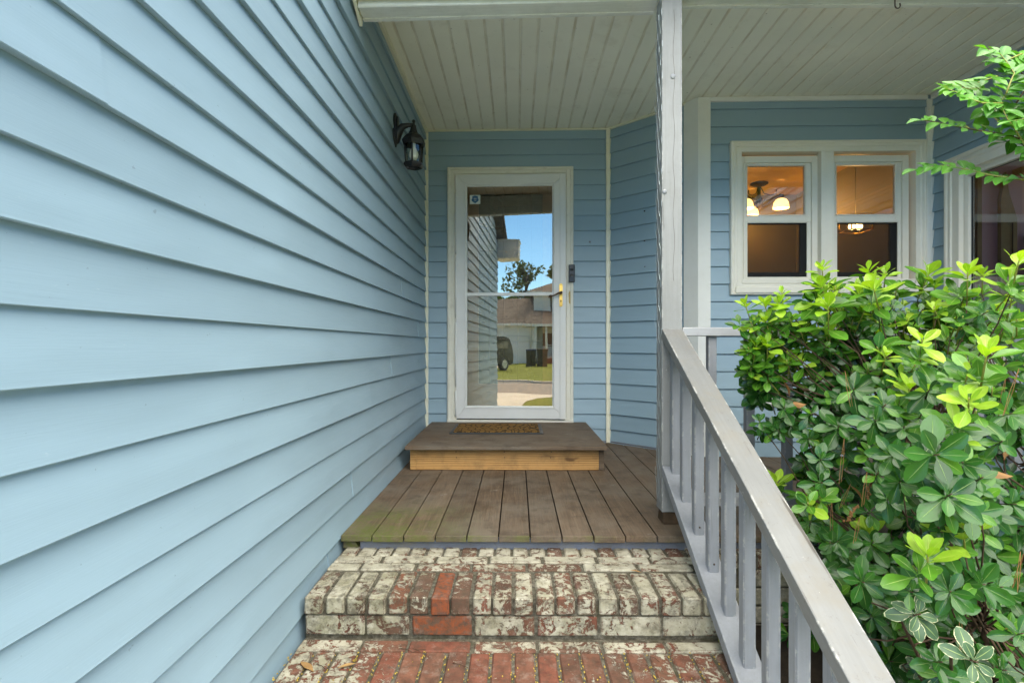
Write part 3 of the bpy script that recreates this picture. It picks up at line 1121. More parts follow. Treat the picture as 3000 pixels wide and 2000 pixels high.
def frame4(mb, o, i, y0, y1):
    """mitred flat frame between outer rect o and inner rect i, each its own piece"""
    (ox0, ox1, oz0, oz1), (ix0, ix1, iz0, iz1) = o, i
    gap = 0.0006
    quads = [((ox0, oz0), (ix0, iz0), (ix0, iz1), (ox0, oz1)), ((ox1, oz0), (ox1, oz1), (ix1, iz1), (ix1, iz0)),
             ((ox0, oz1), (ix0, iz1), (ix1, iz1), (ox1, oz1)), ((ox0, oz0), (ox1, oz0), (ix1, iz0), (ix0, iz0))]
    names = ['side_stile', 'side_stile', 'top_rail', 'bottom_rail']
    out = []
    for q, nm in zip(quads, names):
        m2 = MB()
        cxm = sum(p[0] for p in q) / 4
        czm = sum(p[1] for p in q) / 4
        pr = [(p[0] + math.copysign(gap, cxm - p[0]), p[1] + math.copysign(gap, czm - p[1])) for p in q]
        m2.prism(pr, y0, y1, 'xz')
        es = [e for e in m2.bm.edges]
        bmesh.ops.bevel(m2.bm, geom=es, offset=0.0012, segments=1, affect='EDGES')
        out.append((nm, m2))
    return out


for nm, m2 in frame4(mb, (0.0, W, sz0, sz1), (g0x - 0.018, g1x + 0.018, g0z - 0.018, g1z + 0.018), -0.036, 0.0):
    m2.build(nm, 'doorwhite', sd)
mb.bm.free()
mb = MB()
mb.ring(g0x - 0.020, g1x + 0.020, g0z - 0.020, g1z + 0.020, [(0, -0.030), (0.002, -0.041), (0.008, -0.041), (0.011, -0.034), (0.020, -0.030), (0.022, -0.016)])
mb.build('glazing_bead', 'doorwhite', sd)
mb = MB()
mb.box(g1x + 0.060, W - 0.012, -0.0425, -0.036, sz0, sz1, 0.003, 2)
mb.build('handle_stile_cover', 'doorwhite', sd)
zbar = 1.206
mb = MB()
mb.box(g0x - 0.001, g1x + 0.001, -0.034, -0.012, zbar - 0.013, zbar + 0.013, 0.003, 2)
mb.build('cross_bar', 'doorwhite', sd)
for (c, d) in ((zbar + 0.013, g1z), (g0z, zbar - 0.013)):
    mb = MB()
    yt, yb_ = -0.022 + 0.0041 * (c - 1.2), -0.022 + 0.0041 * (d - 1.2)     # the pane leans back a touch
    mb.poly([(g0x, yt, c), (g1x, yt, c), (g1x, yb_, d), (g0x, yb_, d)])
    o = mb.build('glass_pane', 'doorglass', sd, fix=False)
    o.location = (0, 0, 0)
for a, b in ((sz0 + 0.02, 0.42), (0.46, 0.98), (1.02, 1.50), (1.54, 2.03), (2.06, sz1 - 0.01)):
    mb = MB()
    mb.tube([(-0.004, -0.036, a), (-0.004, -0.036, b)], 0.0055, 8)
    mb.build('hinge_leaf', 'doorwhite', sd)
# sticker
st = MB()
st.box(0.022, 0.108, -0.0005, 0.0, -0.074, 0.0)
so = st.build('security_sticker', 'sticker', sd, (g0x, -0.0206, g1z - 0.067))
sh = MB()
prof = [(0.0, -0.022), (0.015, -0.026), (0.030, -0.022), (0.034, -0.012), (0.034, 0.012)]
shield = [(-0.020, 0.020), (-0.010, 0.024), (0.0, 0.026), (0.010, 0.024), (0.020, 0.020), (0.0195, 0.004), (0.025, 0.002), (0.023, -0.010), (0.012, -0.019), (0.0, -0.027), (-0.012, -0.019), (-0.023, -0.010), (-0.025, 0.002), (-0.0195, 0.004)]
sh.prism([(x_ * 1.2, z_ * 1.2) for x_, z_ in shield], -0.0004, 0.0, 'xz')
sho = sh.build('shield_print', 'stickerblue', so, (0.065, -0.0006, -0.036))
for (a, b, c, d) in ((-0.011, 0.011, 0.005, 0.009), (-0.005, -0.001, -0.010, -0.004), (0.003, 0.008, -0.011, -0.005)):
    mb = MB()
    mb.box(a, b, -0.0004, 0.0, c, d)
    mb.build('pale_print', 'sticker', so, (0.065, -0.0011, -0.036))
# handle
pl = MB()
px_ = W - 0.040
out_ = []
for i in range(20):
    a = 2 * math.pi * i / 20
    out_.append((0.0135 * math.cos(a), (0.080 if math.sin(a) >= 0 else -0.080) + 0.0135 * math.sin(a)))
pl.prism(out_, -0.005, 0.0, 'xz')
plate = pl.build('handle_plate', 'brass', sd, (px_, -0.0428, 1.195))
for zz, rr in ((0.083, 0.003), (-0.084, 0.003), (-0.044, 0.0065), (-0.054, 0.0045)):
    mb = MB()
    mb.lathe([(0.0001, 0.001), (rr, 0.001), (rr, -0.002)], 10)
    o = mb.build('plate_hole', 'nail', plate, (0, -0.0052, zz))
    o.rotation_euler = (R(90), 0, 0)
lv = MB()
lv.tube([(0, -0.004, 0.018), (0, -0.040, 0.018)], 0.012, 12)
lv.tube([(0, -0.034, 0.018), (-0.022, -0.038, 0.014), (-0.045, -0.042, 0.000), (-0.066, -0.044, -0.008), (-0.086, -0.044, -0.006), (-0.098, -0.042, -0.010)], [0.009, 0.008, 0.0065, 0.006, 0.0065, 0.005], 8)
lv.build('lever_handle', 'bronze', sd, (px_, -0.043, 1.195))

# doorbell
db = thing('video_doorbell', 'small black video doorbell on the right door casing', 'doorbell', (back.location.x, back.location.y, 0), AB)
bx, bz = 1.204, 1.372
mb = MB()
mb.box(bx - 0.025, bx + 0.025, -0.064, -0.0435, bz - 0.072, bz + 0.072, 0.006, 3)
mb.build('doorbell_body', 'blackplastic', db)
mb = MB()
mb.lathe([(0.0001, 0.006), (0.007, 0.005), (0.012, 0.002), (0.0145, 0.003), (0.0155, -0.001)], 20)
o = mb.build('camera_lens', 'lens', db, (bx, -0.0645, bz + 0.036))
o.rotation_euler = (R(90), 0, 0)
mb = MB()
mb.lathe([(0.0001, 0.0012), (0.0115, 0.0012), (0.013, 0.0025), (0.0145, 0.0), ], 20)
o = mb.build('bell_button', 'blackplastic', db, (bx, -0.0645, bz - 0.016))
o.rotation_euler = (R(90), 0, 0)


# ------------------------------------------------------------------ windows
def q_(zx, zy):
    return 1.517 + (zx - 57) * 0.00073, 2.240 - (zy - 50) * 0.00073


wroot = thing('double_window', 'white double sash window lit from inside, above the shrub', 'window', (C[0], 3.815, 0), CD)


def wl(x):
    return x - C[0]


mb = MB()
mb.ring(wl(WX0), wl(WX1), WZ0, WZ1, [(0.0, 0.02), (0.0, -0.034), (0.004, -0.040), (0.014, -0.040), (0.020, -0.034), (0.026, -0.036), (0.040, -0.036), (0.046, -0.031), (0.052, -0.033), (0.078, -0.033), (0.080, 0.045)])
mb.build('outer_casing', 'winwhite', wroot)
mb = MB()
ma, mb_ = q_(925, 0)[0], q_(1045, 0)[0]
mb.box(wl(ma), wl(mb_), -0.0325, 0.045, WZ0 + 0.0785, WZ1 - 0.0785, 0.002)
mb.build('mullion', 'winwhite', wroot)
mb = MB()
mb.box(wl(WX0 + 0.030), wl(WX1 - 0.030), -0.050, -0.034, WZ0 + 0.012, WZ0 + 0.055, 0.004, 2)
mb.build('sill', 'winwhite', wroot)
mb = MB()
mb.box(wl(WX0 + 0.079), wl(WX1 - 0.079), -0.0305, 0.045, WZ0 + 0.0795, WZ0 + 0.110, 0.003)
mb.build('sill_nosing', 'winwhite', wroot)
for (ux0, ux1, s0, s1, ga, gb, la, lb) in ((172, 925, 215, 865, 248, 805, 248, 825), (1045, 1803, 1085, 1735, 1112, 1675, 1118, 1700)):
    X0, X1 = wl(q_(ux0, 0)[0]) + 0.0005, wl(q_(ux1, 0)[0]) - 0.0005
    zt, zb2 = q_(0, 178)[1], q_(0, 1412)[1]
    S0, S1 = wl(q_(s0, 0)[0]), wl(q_(s1, 0)[0])
    G0, G1, L0, L1 = (wl(q_(k_, 0)[0]) for k_ in (ga, gb, la, lb))
    mb = MB()
    for a, b, c, d in clip_rects(X0, X1, zb2, zt, [(S0, S1, q_(0, 1390)[1], q_(0, 243)[1])]):
        mb.box(a, b, 0.012, 0.050, c, d, 0.0015)
    mb.box(S0 - 0.010, S0, 0.006, 0.012, q_(0, 1390)[1], q_(0, 243)[1], 0.001)
    mb.box(S1, S1 + 0.010, 0.006, 0.012, q_(0, 1390)[1], q_(0, 243)[1], 0.001)
    mb.build('window_frame', 'winwhite', wroot)
    # upper sash (outer)
    up = MB()
    for a, b, c, d in clip_rects(S0 + 0.001, S1 - 0.001, q_(0, 825)[1], q_(0, 245)[1], [(G0, G1, q_(0, 752)[1], q_(0, 273)[1])]):
        up.box(a, b, 0.018, 0.044, c, d, 0.002)
    up.ring(G0 - 0.012, G1 + 0.012, q_(0, 752)[1] - 0.012, q_(0, 273)[1] + 0.012, [(0, 0.018), (0.002, 0.013), (0.006, 0.013), (0.012, 0.030)])
    us = up.build('upper_sash', 'winwhite', wroot)
    gp = MB()
    gp.poly([(G0, 0.031, q_(0, 752)[1]), (G1, 0.031, q_(0, 752)[1]), (G1, 0.031, q_(0, 273)[1]), (G0, 0.031, q_(0, 273)[1])])
    gp.build('glass_pane', 'winglass', us, fix=False)
    # lower sash (inner) with half screen outside
    lo = MB()
    for a, b, c, d in clip_rects(S0 + 0.001, S1 - 0.001, q_(0, 1388)[1], q_(0, 790)[1], [(L0, L1 - 0.032, q_(0, 1312)[1], q_(0, 836)[1])]):
        lo.box(a, b, 0.046, 0.070, c, d, 0.002)
    ls = lo.build('lower_sash', 'screenframe', wroot)
    gp = MB()
    gp.poly([(L0, 0.058, q_(0, 1312)[1]), (L1, 0.058, q_(0, 1312)[1]), (L1, 0.058, q_(0, 836)[1]), (L0, 0.058, q_(0, 836)[1])])
    gp.build('glass_pane', 'winglass', ls, fix=False)
    sf = MB()
    for a, b, c, d in clip_rects(S0 + 0.001, S1 - 0.001, q_(0, 1389)[1], q_(0, 826)[1], [(L0, L1, q_(0, 1362)[1], q_(0, 832)[1])]):
        sf.box(a, b, 0.0185, 0.030, c, d, 0.0015)
    sfo = sf.build('screen_surround', 'winwhite', wroot)
    sc_ = MB()
    sc_.poly([(L0, 0.026, q_(0, 1362)[1]), (L1, 0.026, q_(0, 1362)[1]), (L1, 0.026, q_(0, 832)[1]), (L0, 0.026, q_(0, 832)[1])])
    sc_.build('insect_screen', 'screen', sfo, fix=False)

pw = thing('picture_window', 'large white framed picture window in the far right wall', 'window', (dwall[0], dwall[1], 0), DE)
p0, p1, pz0, pz1 = 0.155, 1.83, 0.62, 2.045
mb = MB()
mb.ring(p0, p1, pz0, pz1, [(0.0, 0.02), (0.0, -0.034), (0.005, -0.042), (0.020, -0.042), (0.030, -0.034), (0.038, -0.038), (0.052, -0.038), (0.060, -0.030), (0.110, -0.028), (0.114, 0.0), (0.128, 0.002), (0.132, -0.004), (0.150, 0.002), (0.155, 0.03)])
mb.build('outer_casing', 'winwhite', pw)
mb = MB()
mb.poly([(p0 + 0.15, 0.022, pz0 + 0.15), (p1 - 0.15, 0.022, pz0 + 0.15), (p1 - 0.15, 0.022, pz1 - 0.15), (p0 + 0.15, 0.022, pz1 - 0.15)])
mb.build('glass_pane', 'picglass', pw, fix=False)
mb = MB()
mb.ring(p0 + 0.150, p1 - 0.150, pz0 + 0.150, pz1 - 0.150, [(0.0, 0.016), (0.0, 0.028), (0.006, 0.028), (0.006, 0.016)])
mb.build('glazing_gasket', 'muntin', pw)

oc = MB()
oc.box(-0.045, 0.045, -0.020, 0.0, -0.06, 0.06, 0.004, 2)
oc.box(-0.034, 0.034, -0.034, -0.020, -0.048, 0.048, 0.008, 2)
ocx, ocy = 1.80, 3.795
o = oc.build('outlet_cover', 'white', loc=(ocx, ocy, 0.42))
o.rotation_euler = (0, 0, CD)
tag(o, 'small white outlet cover low on the window wall behind the shrub', 'outlet cover')

# ------------------------------------------------------------------ rooms behind the windows
rm = thing('lit_room', 'warm tan room behind the double window', 'room', (1.0, 3.95, 0.18))


def rp(name, m, x0, x1, y0, y1, z0, z1, root=rm):
    mb = MB()
    mb.box(x0 - root.location.x, x1 - root.location.x, y0 - root.location.y, y1 - root.location.y, z0 - root.location.z, z1 - root.location.z)
    return mb.build(name, m, root)


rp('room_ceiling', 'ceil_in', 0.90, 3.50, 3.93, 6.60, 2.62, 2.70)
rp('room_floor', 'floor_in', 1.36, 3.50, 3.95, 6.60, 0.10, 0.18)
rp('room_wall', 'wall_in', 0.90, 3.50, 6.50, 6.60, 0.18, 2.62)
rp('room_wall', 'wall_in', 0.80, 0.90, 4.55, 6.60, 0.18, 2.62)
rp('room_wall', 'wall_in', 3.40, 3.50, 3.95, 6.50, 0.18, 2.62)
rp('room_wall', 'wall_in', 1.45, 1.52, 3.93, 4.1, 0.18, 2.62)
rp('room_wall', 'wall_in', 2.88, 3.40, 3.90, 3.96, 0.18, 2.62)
mb = MB()
mb.prism([(2.05, 5.35), (2.30, 5.35), (2.95, 5.80), (2.05, 6.3)], 1.28, 1.32, 'xy')
mb.build('shelf_top', 'floor_in', rm, (-1.0, -3.95, -0.18))

ch = thing('chandelier', 'dark bronze ceiling chandelier with three glowing bowl shades', 'chandelier', (2.74, 6.03, 2.62))
HS, VS2 = 0.57, 0.62
mb = MB()
mb.lathe([(r_ * HS, z_ * VS2) for r_, z_ in ((0.0001, -0.001), (0.165, -0.001), (0.170, -0.018), (0.12, -0.045), (0.05, -0.062), (0.032, -0.08), (0.028, -0.22), (0.055, -0.27), (0.075, -0.33), (0.065, -0.40), (0.025, -0.46), (0.012, -0.52), (0.0001, -0.53))], 16)
mb.build('stem', 'iron', ch)
for k in range(3):
    a = R(-32 + 120 * k)
    dx, dy = math.cos(a), math.sin(a)

    def ap(r_, z_):
        return (r_ * HS * dx, r_ * HS * dy, z_ * VS2)
    mb = MB()
    mb.tube([ap(0.05, -0.34), ap(0.20, -0.315), ap(0.37, -0.265)], 0.0075, 8)
    mb.tube([ap(0.03, -0.08), ap(0.09, -0.20), ap(0.20, -0.245), ap(0.30, -0.235), ap(0.31, -0.16)], 0.0055, 8)
    mb.tube([ap(0.06, -0.45), ap(0.16, -0.40), ap(0.26, -0.29)], 0.005, 8)
    mb.lathe([(0.012, 0.0), (0.020, -0.003), (0.030, -0.02), (0.030, -0.050), (0.018, -0.055)], 14, ap(0.39, -0.25))
    mb.build('arm', 'iron', ch)
    mb = MB()
    mb.lathe([(0.028, 0.0), (0.055, -0.014), (0.074, -0.045), (0.082, -0.085), (0.084, -0.108), (0.079, -0.110), (0.068, -0.07)], 20, ap(0.39, -0.330))
    so_ = mb.build('bowl_shade', 'shade', ch)
    lt = bpy.data.lights.new('bulb_light', 'POINT')
    lt.energy = 1.5
    lt.color = (1.0, 0.52, 0.17)
    lt.shadow_soft_size = 0.04
    lo_ = bpy.data.objects.new('bulb_light', lt)
    lo_.parent = ch
    lo_.location = (0.39 * HS * dx, 0.39 * HS * dy, -0.345)
    COL.objects.link(lo_)

pn = thing('pendant_lantern', 'small lit open frame lantern seen in the right sash', 'ceiling light', (2.79, 4.40, 1.79))
mb = MB()
w_, h_ = 0.085, 0.060
for sx in (-1, 1):
    for sy in (-1, 1):
        mb.tube([(sx * w_, sy * w_, -h_), (sx * w_, sy * w_, h_)], 0.005, 6)
for z_ in (-h_, h_):
    mb.tube([(-w_, -w_, z_), (w_, -w_, z_), (w_, w_, z_), (-w_, w_, z_), (-w_, -w_, z_)], 0.005, 6)
mb.tube([(-w_, 0, h_), (w_, 0, h_)], 0.005, 6)
mb.build('lantern_frame', 'brass', pn)
mb = MB()
mb.tube([(0, 0, h_), (0, 0, 0.83)], 0.0025, 6)
mb.build('cord', 'wall_in', pn)
for sx in (-1, 1):
    mb = MB()
    mb.lathe([(0.0001, 0.045), (0.012, 0.040), (0.014, 0.010), (0.024, -0.012), (0.026, -0.028), (0.016, -0.046), (0.0001, -0.05)], 12, (sx * 0.030, 0, 0.0))
    mb.build('bulb', 'lamp', pn)
lt = bpy.data.lights.new('pendant_light', 'POINT')
lt.energy = 0.42
lt.color = (1.0, 0.50, 0.16)
lt.shadow_soft_size = 0.03
lo_ = bpy.data.objects.new('pendant_light', lt)
lo_.parent = pn
lo_.location = (0, 0, 0)
COL.objects.link(lo_)

mr_ = thing('mauve_room', 'mauve painted room behind the picture window', 'room', (3.1, 1.6, 0.18))
rp('room_wall', 'mauve', 2.99, 5.6, 3.70, 3.89, 0.18, 2.70, mr_)
for a_, b_, c_, d_ in clip_rects(0.4, 3.70, 0.18, 2.62, [(0.9, 3.1, 0.8, 2.3)]):
    rp('room_wall', 'mauve', 5.5, 5.6, a_, b_, c_, d_, mr_)
rp('room_wall', 'mauve', 2.99, 5.6, 0.3, 0.4, 0.18, 2.62, mr_)
rp('room_ceiling', 'tan', 2.99, 5.6, 0.3, 3.78, 2.62, 2.70, mr_)
rp('room_floor', 'floor_in', 2.99, 5.6, 0.3, 3.78, 0.10, 0.18, mr_)
rp('inner_trim', 'tan', 3.155, 3.185, 3.665, 3.698, 0.20, 2.60, mr_)
mb = MB()
mb.prism([(0.20, 0.0), (0.31, 0.0), (0.31, 1.48), (0.255, 1.66), (0.235, 1.80), (0.20, 1.62)], 2.07, 2.098, 'xz')
mb.build('bare_board', 'tan', mr_, (0.02, 0.0, 0))
mb = MB()
mb.tube([(0.275, 2.066, 0.3), (0.275, 2.066, 1.45)], 0.003, 6)
mb.build('board_seam', 'nail', mr_, (0.02, 0, 0))
rp('header_trim', 'tan', 3.42, 5.5, 3.60, 3.698, 1.96, 2.0, mr_)
mb = MB()
mb.prism([(0.42, 2.3), (0.46, 2.3), (0.36, 1.80), (0.32, 1.82)], 1.98, 2.04, 'xz')
mb.build('header_trim', 'tan', mr_, (0.02, 0, 0.05))
rp('window_casing', 'tan', 3.50, 3.56, 3.665, 3.698, 0.7, 1.55, mr_)

# ------------------------------------------------------------------ wall lantern
ln = thing('wall_lantern', 'black six sided carriage lantern on the left siding wall', 'wall lamp', (-0.747, 3.235, 2.105))
mb = MB()
pr = []
for i in range(24):
    a = 2 * math.pi * i / 24
    pr.append((0.040 * math.cos(a) * (1 if abs(math.sin(a)) < 0.8 else 0.85), 0.105 * math.sin(a)))
mb.prism(pr, 0.0, 0.012, 'yz')
mb.prism([(y * 0.75, z * 0.8) for y, z in pr], 0.012, 0.024, 'yz')
mb.build('back_plate', 'black', ln)
mb = MB()
mb.tube([(0.016, 0, -0.075), (0.022, 0, -0.01), (0.050, 0, 0.022), (0.085, 0, 0.030), (0.115, 0, 0.030)], [0.014, 0.030, 0.021, 0.013, 0.011], 10)
mb.build('arm', 'black', ln)
LXc, LZ = 0.118, -0.035
mb = MB()
hexr = R(30)
mb.lathe([(0.0001, 0.100), (0.008, 0.096), (0.011, 0.088), (0.006, 0.078), (0.009, 0.068), (0.016, 0.060), (0.014, 0.050)], 12, (LXc, 0, LZ))
mb.lathe([(0.016, 0.056), (0.024, 0.030), (0.032, 0.012), (0.052, -0.004), (0.072, -0.030), (0.075, -0.034), (0.068, -0.060), (0.052, -0.058), (0.040, -0.020)], 6, (LXc, 0, LZ), smooth=False, rot=hexr)
mb.build('lantern_roof', 'black', ln)
mb = MB()
for k in range(6):
    a = hexr + k * math.pi / 3
    c_, s_ = math.cos(a), math.sin(a)
    mb.tube([(LXc + 0.057 * c_, 0.057 * s_, LZ - 0.052), (LXc + 0.050 * c_, 0.050 * s_, LZ - 0.175)], 0.0052, 5)
mb.lathe([(0.040, -0.168), (0.062, -0.168), (0.064, -0.182), (0.052, -0.196), (0.038, -0.190), (0.038, -0.170)], 6, (LXc, 0, LZ), smooth=False, rot=hexr)
mb.tube([(LXc - 0.045, 0, LZ - 0.186), (LXc + 0.045, 0, LZ - 0.186)], 0.004, 5)
mb.build('lantern_cage', 'black', ln)
mb = MB()
mb.lathe([(0.052, -0.055), (0.046, -0.172)], 6, (LXc, 0, LZ), smooth=False, rot=hexr)
mb.build('glass_panel', 'glass', ln)
mb = MB()
mb.lathe([(0.0001, -0.150), (0.014, -0.147), (0.026, -0.132), (0.029, -0.115), (0.024, -0.095), (0.014, -0.075), (0.012, -0.045)], 16, (LXc, 0, LZ))
mb.build('bulb', 'bulb', ln)


# ------------------------------------------------------------------ brick steps
steps = thing('brick_steps', 'brick entry steps with flaking cream paint leading up to the deck', 'steps', (0, 2.0, GZ))
fnd = thing('brick_foundation', 'cream painted brick foundation under the deck behind the stair rail', 'foundation', (1.8, 2.2, GZ))
BL, BWd, BH = 0.203, 0.0605, 0.060      # brick length, width, visible height


def brick_meshes(lx, ly, lz, nvar=4):
    out = []
    for i in range(nvar):
        mb = MB()
        mb.box(-lx / 2, lx / 2, -ly / 2, ly / 2, -lz, 0, random.uniform(0.0032, 0.0052), 1, jit=0.0014)
        out.append(mesh_only(mb, 'brick', 'brick'))
    return out


BM_HEAD = brick_meshes(BWd, BL, BH)
BM_STR = brick_meshes(BL, BWd, BH)
BM_LOW = brick_meshes(BL, 0.075, 0.0655)


def brick(me, root, x, y, z, paint, moss=0.0, orange=0.0, jit=1.0):
    o = inst('brick', random.choice(me), root,
             (x - root.location.x + random.uniform(-1, 1) * 0.0015, y - root.location.y + random.uniform(-1, 1) * 0.002 * jit, z - root.location.z + random.uniform(-1, 1) * 0.0012),
             (random.uniform(-0.006, 0.006), random.uniform(-0.006, 0.006), random.uniform(-0.008, 0.008)))
    o['paint'] = float(paint)
    o['moss'] = float(moss)
    o['orange'] = float(orange)
    o['brown'] = random.random() * (0.95 if z > -0.15 else 0.35)
    return o


XL, XR = -0.728, 0.672
HP = 0.0717
Z1 = -0.061
# upper tread, from the deck outwards
x = XL + 0.035
i = 0
while x < XR:
    p = 0.80 if random.random() > 0.2 else 0.45
    brick(BM_HEAD, steps, x, 2.268, Z1, p, 0.35 if x < -0.4 else 0.1)
    x += 0.0708
    i += 1
for yy, offs in ((2.130, 0.10), (2.058, 0.035)):
    x = XL + offs - 0.02
    while x < XR + 0.06:
        if yy > 2.1:
            p = 0.86
        else:
            p = 0.86 if (x < -0.35 or x > 0.25) else 0.60
        mex = BM_STR
        o = brick(mex, steps, x, yy, Z1, p, 0.15)
        if x - BL / 2 < XL:
            o.scale.x = max(0.2, (x + BL / 2 - XL) / BL)
            o.location.x = (XL + x + BL / 2) / 2
        x += 0.2145
hp = [0.70, 0.86, 0.74, 0.78, 0.60, 0.42, 0.10, 0.44, 0.62, 0.60, 0.64, 0.70, 0.62, 0.64, 0.80, 0.66, 0.84, 0.70, 0.82, 0.84]
for i in range(20):
    x = XL + 0.0345 + i * HP
    if x + BWd / 2 > XR + 0.05:
        break
    brick(BM_HEAD, steps, x, 1.9055, Z1, hp[i], 0.75 if i < 6 else 0.45, 0.85 if i == 6 else (0.35 if i in (4,) else 0.0), 1.5)
sp = [0.74, 0.62, 0.03, 0.70, 0.74, 0.85, 0.86]
xs_ = [-0.622, -0.442, -0.256, -0.041, 0.174, 0.389, 0.600]
for i, x in enumerate(xs_):
    o = brick(BM_LOW, steps, x, 1.851, -0.1312, sp[i], 0.85 if i < 3 else 0.5, 0.9 if i == 2 else 0.0)
    if i == 1:
        o.scale.x = 0.72
# lower tread
Z2 = -0.2015
sp2 = [0.74, 0.45, 0.05, 0.62, 0.60, 0.62, 0.86]
for i, x in enumerate(xs_):
    o = brick(BM_STR, steps, x, 1.7625, Z2, sp2[i], 0.25)
    if i == 1:
        o.scale.x = 0.72
hp2 = [0.62, 0.66, 0.70, 0.55, 0.36, 0.16, 0.12, 0.22, 0.10, 0.14, 0.12, 0.16, 0.22, 0.30, 0.40, 0.34, 0.50, 0.46, 0.54, 0.6]
for i in range(20):
    x = XL + 0.0345 + i * HP
    if x + BWd / 2 > XR + 0.05:
        break
    brick(BM_HEAD, steps, x, 1.626, Z2, hp2[i], 0.5 if i < 3 else 0.12)
for i, x in enumerate(xs_):
    brick(BM_LOW, steps, x, 1.568, -0.272, 0.55, 0.5)
mb = MB()
mb.box(XL, XR + 0.02, 1.90, 2.36, -0.35, Z1 - 0.0065)
mb.box(XL, XR + 0.018, 1.820, 1.8995, -0.35, Z1 - 0.0066, 0.004)
bmesh.ops.subdivide_edges(mb.bm, edges=[e for e in mb.bm.edges if e.calc_length() > 0.3], cuts=6)
mb.build('mortar_bed', 'mortar', steps, (-steps.location.x, -steps.location.y, -steps.location.z))
mb = MB()
mb.box(XL, XR + 0.016, 1.536, 1.8195, -0.35, Z2 - 0.0065, 0.004)
mb.build('mortar_bed', 'mortar', steps, (-steps.location.x, -steps.location.y, -steps.location.z))

# foundation to the right of the steps
FY = 2.186
x = 0.735
row = 0
FP = 0.0745
while x < 3.0:
    brick(BM_HEAD, fnd, x, FY + 0.1015, -0.061, 0.82, 0.35)
    x += HP
for row in range(4):
    z = -0.061 - FP * (row + 1) + 0.008
    x = 0.70 + (0.107 if row % 2 else 0.0)
    while x < 3.0:
        o = brick(BM_LOW, fnd, x + 0.1, FY + 0.0375 - 0.001, z, 0.97, 0.55, 0, 0.6)
        x += 0.2145
mb = MB()
mb.box(0.690, 3.0, FY + 0.006, FY + 0.14, GZ - 0.1, -0.068)
mb.build('mortar_bed', 'mortar', fnd, (-fnd.location.x, -fnd.location.y, -fnd.location.z))

# litter caught on the treads
def leaf_mesh(L, Wd, fold=0.25, curl=0.2, obov=True, nl=6, tone=0.5, tip=0.0):
    mb = MB()
    return mb


# ------------------------------------------------------------------ stair railing
SL = 0.545
sr = thing('stair_railing', 'grey painted wooden stair railing sloping down beside the brick steps', 'railing', (0.688, 2.36, 0))
ang = math.atan(SL)


def sloped_bar(name, m, z_top_at_post, y_from, y_to, w, th, bev=0.003):
    mb = MB()
    Ln = (y_from - y_to) / math.cos(ang)
    mb.box(-Ln, 0, -w / 2, w / 2, -th, 0, bev, 2)
    # upper end cut plumb against the post
    o = mb.build(name, m, sr)
    o.rotation_euler = Euler((0, -ang, R(90)), 'XYZ')
    o.location = (0, y_from - 2.36, z_top_at_post)
    return o


cap = sloped_bar('handrail', 'railtop', 0.868, 2.358, 0.72, 0.090, 0.040)
lowr = sloped_bar('bottom_rail', 'rail', 0.262, 2.354, 0.95, 0.090, 0.040)
BZ0 = 0.234 + SL * (0 - 2.306)
for i in range(9):
    yb = 2.306 + 0.0185 - i * 0.1455
    if yb < 1.05:
        break
    mb = MB()
    hw = 0.0185
    z_front_b = 0.262 + SL * (yb - hw - 2.354)
    z_back_b = z_front_b + SL * 2 * hw
    z_front_t = 0.868 + SL * (yb - hw - 2.358) - 0.040 / math.cos(ang) + 0.001
    z_back_t = z_front_t + SL * 2 * hw
    bmv = [mb.bm.verts.new(p) for p in (
        (-hw, -hw, z_front_b), (hw, -hw, z_front_b), (hw, hw, z_back_b), (-hw, hw, z_back_b),
        (-hw, -hw, z_front_t), (hw, -hw, z_front_t), (hw, hw, z_back_t), (-hw, hw, z_back_t))]
    for f in ((0, 1, 2, 3), (4, 5, 6, 7), (0, 1, 5, 4), (1, 2, 6, 5), (2, 3, 7, 6), (3, 0, 4, 7)):
        mb.bm.faces.new([bmv[q] for q in f])
    bmesh.ops.bevel(mb.bm, geom=[e for e in mb.bm.edges if abs(e.verts[0].co.z - e.verts[1].co.z) > 0.2], offset=0.003, segments=2, affect='EDGES')
    ob = mb.build('baluster', 'rail', sr, (0.004 + random.uniform(-0.002, 0.002), yb - 2.36, 0))
    if i in (2, 3):
        mb = MB()
        mb.lathe([(0.0001, 0.001), (0.0035, 0.0005), (0.004, -0.002)], 8)
        o = mb.build('nail_head', 'nail', ob, (0.0, -hw - 0.0005, z_front_b + 0.03))
        o.rotation_euler = (R(90), 0, 0)

# railing along the deck front
fr = thing('deck_railing', 'grey painted railing along the front of the deck behind the shrub', 'railing', (0.735, 2.40, 0))
mb = MB()
mb.box(0.0, 2.2, -0.042, 0.046, 0.836, 0.874, 0.003, 2)
mb.build('handrail', 'railx', fr)
mb = MB()
mb.box(0.0, 2.2, -0.042, 0.046, 0.083, 0.121, 0.003, 2)
mb.build('bottom_rail', 'railx', fr)
for i in range(12):
    mb = MB()
    mb.box(-0.0185, 0.0185, -0.0185, 0.0185, 0.1212, 0.8358, 0.0025, 1)
    mb.build('baluster', 'rail', fr, (0.140 + i * 0.1695, -0.002, 0))
    if 0.140 + i * 0.1695 > 2.1:
        break

